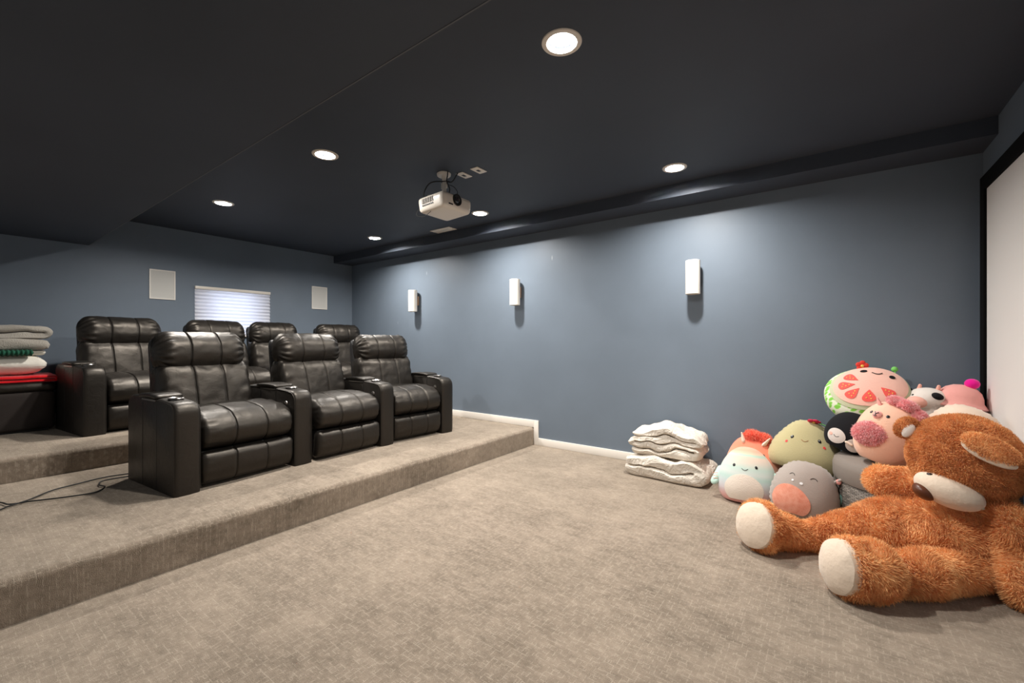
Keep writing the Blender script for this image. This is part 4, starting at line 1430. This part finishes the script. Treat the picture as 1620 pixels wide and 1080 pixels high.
# 8 small cow toy
X, Y = .525, 3.97
p = root('plush_cow', 'small white and black spotted cow plush sitting behind the peach plush', 'plush toy', (X, Y, .435), (0, 0, facing(X, Y, -6)), 'long-limbed plush animals')
me = fuse([ellp((0, .0, .14), (.09, .08, .15)), ellp((0, -.03, .27), (.085, .08, .07)), ellp((-.005, -.03, .385), (.105, .09, .075)), ellp((-.045, -.095, .365), (.062, .05, .045)),
           tap((-.09, -.05, .24), (-.12, -.12, .15), .035, .03), tap((.09, -.05, .24), (.12, -.12, .15), .035, .03)], .010, 5)
me.materials.clear(); me.materials.append(M['white_plush'])
me.polygons.foreach_set('use_smooth', [True] * len(me.polygons))
bd = bpy.data.objects.new('body', me); COL.objects.link(bd); bd.parent = p
MB().ell((-.048, -.110, .365), (.056, .045, .040), 24, 16).build('muzzle', M['pale_blush'], p)
MB().ell((.048, -.085, .41), (.032, .040, .022), 18, 12, Matrix.Rotation(R(25), 3, 'Y')).build('eye_patch', M['ink_plush'], p)
MB().ell((.095, -.02, .36), (.022, .05, .035), 16, 12).build('black_spot', M['ink_plush'], p)
MB().ell((-.065, -.085, .405), (.012, .02, .012), 12, 8).build('eye_spot', M['ink_plush'], p)
for (cx_, cz_, s_) in ((-.10, .440, -1), (.112, .425, 1)):
    e_ = MB().add(*tap((cx_, -.03, cz_), (cx_ + s_ * .034, -.04, cz_ + .010), .026, .024, 14, .55)).build('ear', M['ink_plush'], p)
    MB().ell((cx_ + s_ * .018, -.052, cz_), (.018, .008, .011), 12, 8).build('inner_ear', M['pink'], e_)
for cx_ in (-.045, .045):
    MB().add(*tap((cx_, -.03, .445), (cx_ + .005, -.035, .472), .013, .009, 12)).build('horn', M['pale_blush'], p)

# 9 toy with pink bucket hat and magenta pompom
X, Y = .645, 3.95
p = root('plush_toy', 'slate blue plush wearing a pink hat with a magenta pompom, beside the screen', 'plush toy', (X, Y, .645), (R(-6), R(6), facing(X, Y, 0)), 'round plush toys in the corner')
g9 = Egg(.12, .11, .21, .15, .80, .75, seed=37.0, wr=.004)
g9.mesh('body', M['navyp'], p)
g9.decal('muzzle_patch', -.1, .30, .5, .22, M['white_plush'], p, th=.004, n=30)
ht = MB()
ht.lathe([(.112, .138), (.128, .128), (.136, .136), (.124, .152), (.112, .17), (.108, .20), (.096, .232), (.072, .258), (.038, .275), (.0005, .280)], 40, (0.0, -.005, 0)).build('hat', M['pink'], p)
MB().ell((.045, -.03, .290), (.036, .036, .033), 24, 18).build('pompom', M['hotpink'], p)
MB().add(*tap((-.11, -.03, .165), (-.165, -.05, .185), .026, .016, 14, .5)).build('hat_ear', M['pink'], p)

# 10 cream plush behind the bear's head
X, Y = .60, 3.58
p = root('plush_toy', 'large cream plush lying behind the teddy bear head below the screen', 'plush toy', (X, Y, .625), (R(0), R(20), facing(X, Y, 0)), 'round plush toys in the corner')
g10 = Egg(.180, .14, .205, .05, .90, .75, seed=41.0, wr=.010, gather=.004)
g10.mesh('body', M['cream_plush'], p)
g10.decal('dark_foot', 1.3, -.2, .16, .16, M['grey_plush'], p, th=.010, bulge=.02, n=20)

# ------------------------------------------------------------------ the giant teddy bear
def V3(*a): return Vector(a)
bear = root('teddy_bear', 'giant ginger teddy bear slumped on the carpet in front of the ottoman', 'teddy bear', (0.42, 3.05, 0))
bo_ = Vector((0.42, 3.05, 0))
def L_(x, y, z): return (x - bo_.x, y - bo_.y, z)
F1, F2 = Vector((-.325, 2.855, .137)), Vector((.075, 2.575, .138))
d1 = Vector((-.50, -.84, .22)).normalized()
d2 = Vector((-.76, -.63, .10)).normalized()
def basis(d):
    d = d.normalized()
    u = d.cross(Vector((0, 0, 1))).normalized()
    w = u.cross(d)
    return Matrix((u, d, w)).transposed()   # columns: u (sideways), d (facing), w (up)
B1, B2 = basis(d1), basis(d2)
body_parts = [
    ellp(L_(.48, 3.16, .19), (.25, .19, .19)),
    ellp(L_(.54, 3.19, .26), (.22, .18, .20)),
    ellp(L_(.55, 3.20, .36), (.16, .14, .15)),
    # leg away from the viewer
    ellp(L_(*F1), (.125, .085, .140), B1),
    tap(L_(*(F1 + Vector((.04, .05, -.02)))), L_(-.13, 3.01, .070), .108, .068),
    tap(L_(-.15, 3.0, .070), L_(.07, 3.10, .110), .068, .108),
    tap(L_(.06, 3.09, .110), L_(.30, 3.18, .18), .108, .160),
    # leg near the viewer
    ellp(L_(*F2), (.118, .098, .138), B2),
    ellp(L_(*(F2 + Vector((.075, .035, -.005)))), (.118, .115, .130), B2),
    tap(L_(.19, 2.67, .098), L_(.36, 2.80, .105), .085, .100),
    tap(L_(.34, 2.79, .105), L_(.58, 3.03, .09), .100, .078),
    # arm lying against the ottoman
    tap(L_(.235, 3.27, .400), L_(.42, 3.20, .42), .078, .09),
    # arm by the right frame edge
    ellp(L_(.695, 2.915, .118), (.078, .085, .118)),
    tap(L_(.695, 2.95, .15), L_(.68, 3.03, .36), .070, .072),
    tap(L_(.68, 3.03, .36), L_(.60, 3.14, .42), .072, .085),
]
me = fuse(body_parts, .012, 3)
def not_pads(Pc):
    W = Pc + np.array([bo_.x, bo_.y, 0])
    k = np.ones(len(W))
    for Fc, d, B in ((F1, d1, B1), (F2, d2, B2)):
        q = W - np.array(Fc)
        t_ = q @ np.array(d)
        ru = q @ np.array(B.col[0]); rw = q @ np.array(B.col[2])
        inside = (t_ > .045) & ((ru / .095) ** 2 + (rw / .118) ** 2 < 1.0)
        k[inside] = 0
    k *= np.where(W[:, 2] < .01, .2, 1)
    return k
furred(me, 'body', M['bear'], bear, 95000, .026, .0030, curl=.8, lean=1.0, droop=.25, clump=20, mask=not_pads, seed=11)
bpy.data.meshes.remove(me)
for Fc, B, a, b in ((F1, B1, .112, .124), (F2, B2, .104, .122)):
    c = Fc - bo_
    V, F = [], []
    n, rg = 48, 8
    dep = .092 if Fc is F1 else .104
    def pp_(rho, k, off):
        t_ = 2 * PI * k / n
        u, w = a * rho * math.cos(t_), b * rho * math.sin(t_)
        h_ = dep * math.sqrt(max(0.0, 1 - .62 * rho * rho)) + off + .0015 * math.sin(k * 5.3) * (rho > .7)
        v = B @ Vector((u, h_, w))
        return (c.x + v.x, c.y + v.y, max(c.z + v.z, .004))
    V.append(pp_(0, 0, .012))
    rows = [(i / rg, .012) for i in range(1, rg + 1)] + [(1.03, -.02)]
    for rho, off in rows:
        for k in range(n):
            V.append(pp_(rho, k, off))
    for k in range(n):
        F.append((0, 1 + k, 1 + (k + 1) % n))
    for i in range(len(rows) - 1):
        for k in range(n):
            p_, q_ = 1 + i * n + k, 1 + i * n + (k + 1) % n
            F.append((p_, q_, q_ + n, p_ + n))
    MB().add(V, F).build('foot_pad', M['bear_pad'], bear)

# head: local frame from viewer side; long axis runs down to the right
HC = Vector((.542, 3.141, .606))
vdir = Vector((-math.sin(R(YAW)), math.cos(R(YAW)), 0))
view = Vector((HC.x, HC.y, HC.z - CAMH)).normalized()
rt = Vector((math.cos(R(YAW)), math.sin(R(YAW)), 0))
rt = (rt - view * rt.dot(view)).normalized()
upv = rt.cross(view).normalized()
def hp(x, y, dz=0.0):
    """head frame: x right, y up, dz towards the viewer, metres, relative to body root"""
    v = HC + rt * x + upv * y - view * dz - bo_
    return (v.x, v.y, v.z)
def hrot(deg):
    a = R(deg)
    u = rt * math.cos(a) + upv * math.sin(a)
    w = -rt * math.sin(a) + upv * math.cos(a)
    return Matrix((u, -view, w)).transposed()
me = fuse([ellp(hp(0.0, .0), (.215, .20, .215), hrot(-20)), ellp(hp(-.05, .07), (.13, .15, .135), hrot(-20)), ellp(hp(.05, -.03), (.17, .17, .19), hrot(-20))], .013, 7)
hd = furred(me, 'head', M['bear_short'], bear, 55000, .015, .0030, curl=1.3, lean=.6, droop=.05, clump=38, seed=12)
bpy.data.meshes.remove(me)
MB().ell(hp(-.083, -.158, .110), (.132, .095, .078), 32, 22, hrot(-30)).build('muzzle', M['bear_pad'], hd)
MB().ell(hp(-.172, -.165, .135), (.050, .062, .036), 24, 16, hrot(-48)).build('nose', M['bear_nose'], hd)
MB().ell(hp(-.130, -.085, .155), (.018, .014, .010), 18, 12, hrot(-30)).build('eye', M['eye'], hd)
me = fuse([ellp(hp(.096, .040, .258), (.102, .022, .048), hrot(-38)), ellp(hp(.100, .055, .222), (.088, .04, .028), hrot(-38))], .008, 3)
ea = furred(me, 'ear', M['bear'], hd, 8000, .012, .0028, curl=1.2, lean=.5, droop=.05, clump=38, seed=13)
bpy.data.meshes.remove(me)
MB().ell(hp(.085, .015, .253), (.098, .019, .036), 24, 14, hrot(-38)).build('inner_ear', M['bear_pad'], ea)
me = fuse([ellp(hp(-.188, .160, .04), (.060, .028, .045), hrot(50))], .008, 3)
eb = furred(me, 'ear', M['bear_short'], hd, 3500, .012, .0028, curl=1.2, lean=.5, droop=.05, clump=38, seed=14)
bpy.data.meshes.remove(me)
MB().ell(hp(-.180, .140, .066), (.040, .012, .024), 20, 12, hrot(50)).build('inner_ear', M['pale_plush'], eb)
rb = MB().add(*tap(hp(-.105, -.205, .13), hp(-.05, -.222, .13), .018, .008, 12, .5)).add(*tap(hp(-.04, -.222, .13), hp(.01, -.230, .12), .008, .018, 12, .5))
rb.build('neck_ribbon', M['check'], bear)
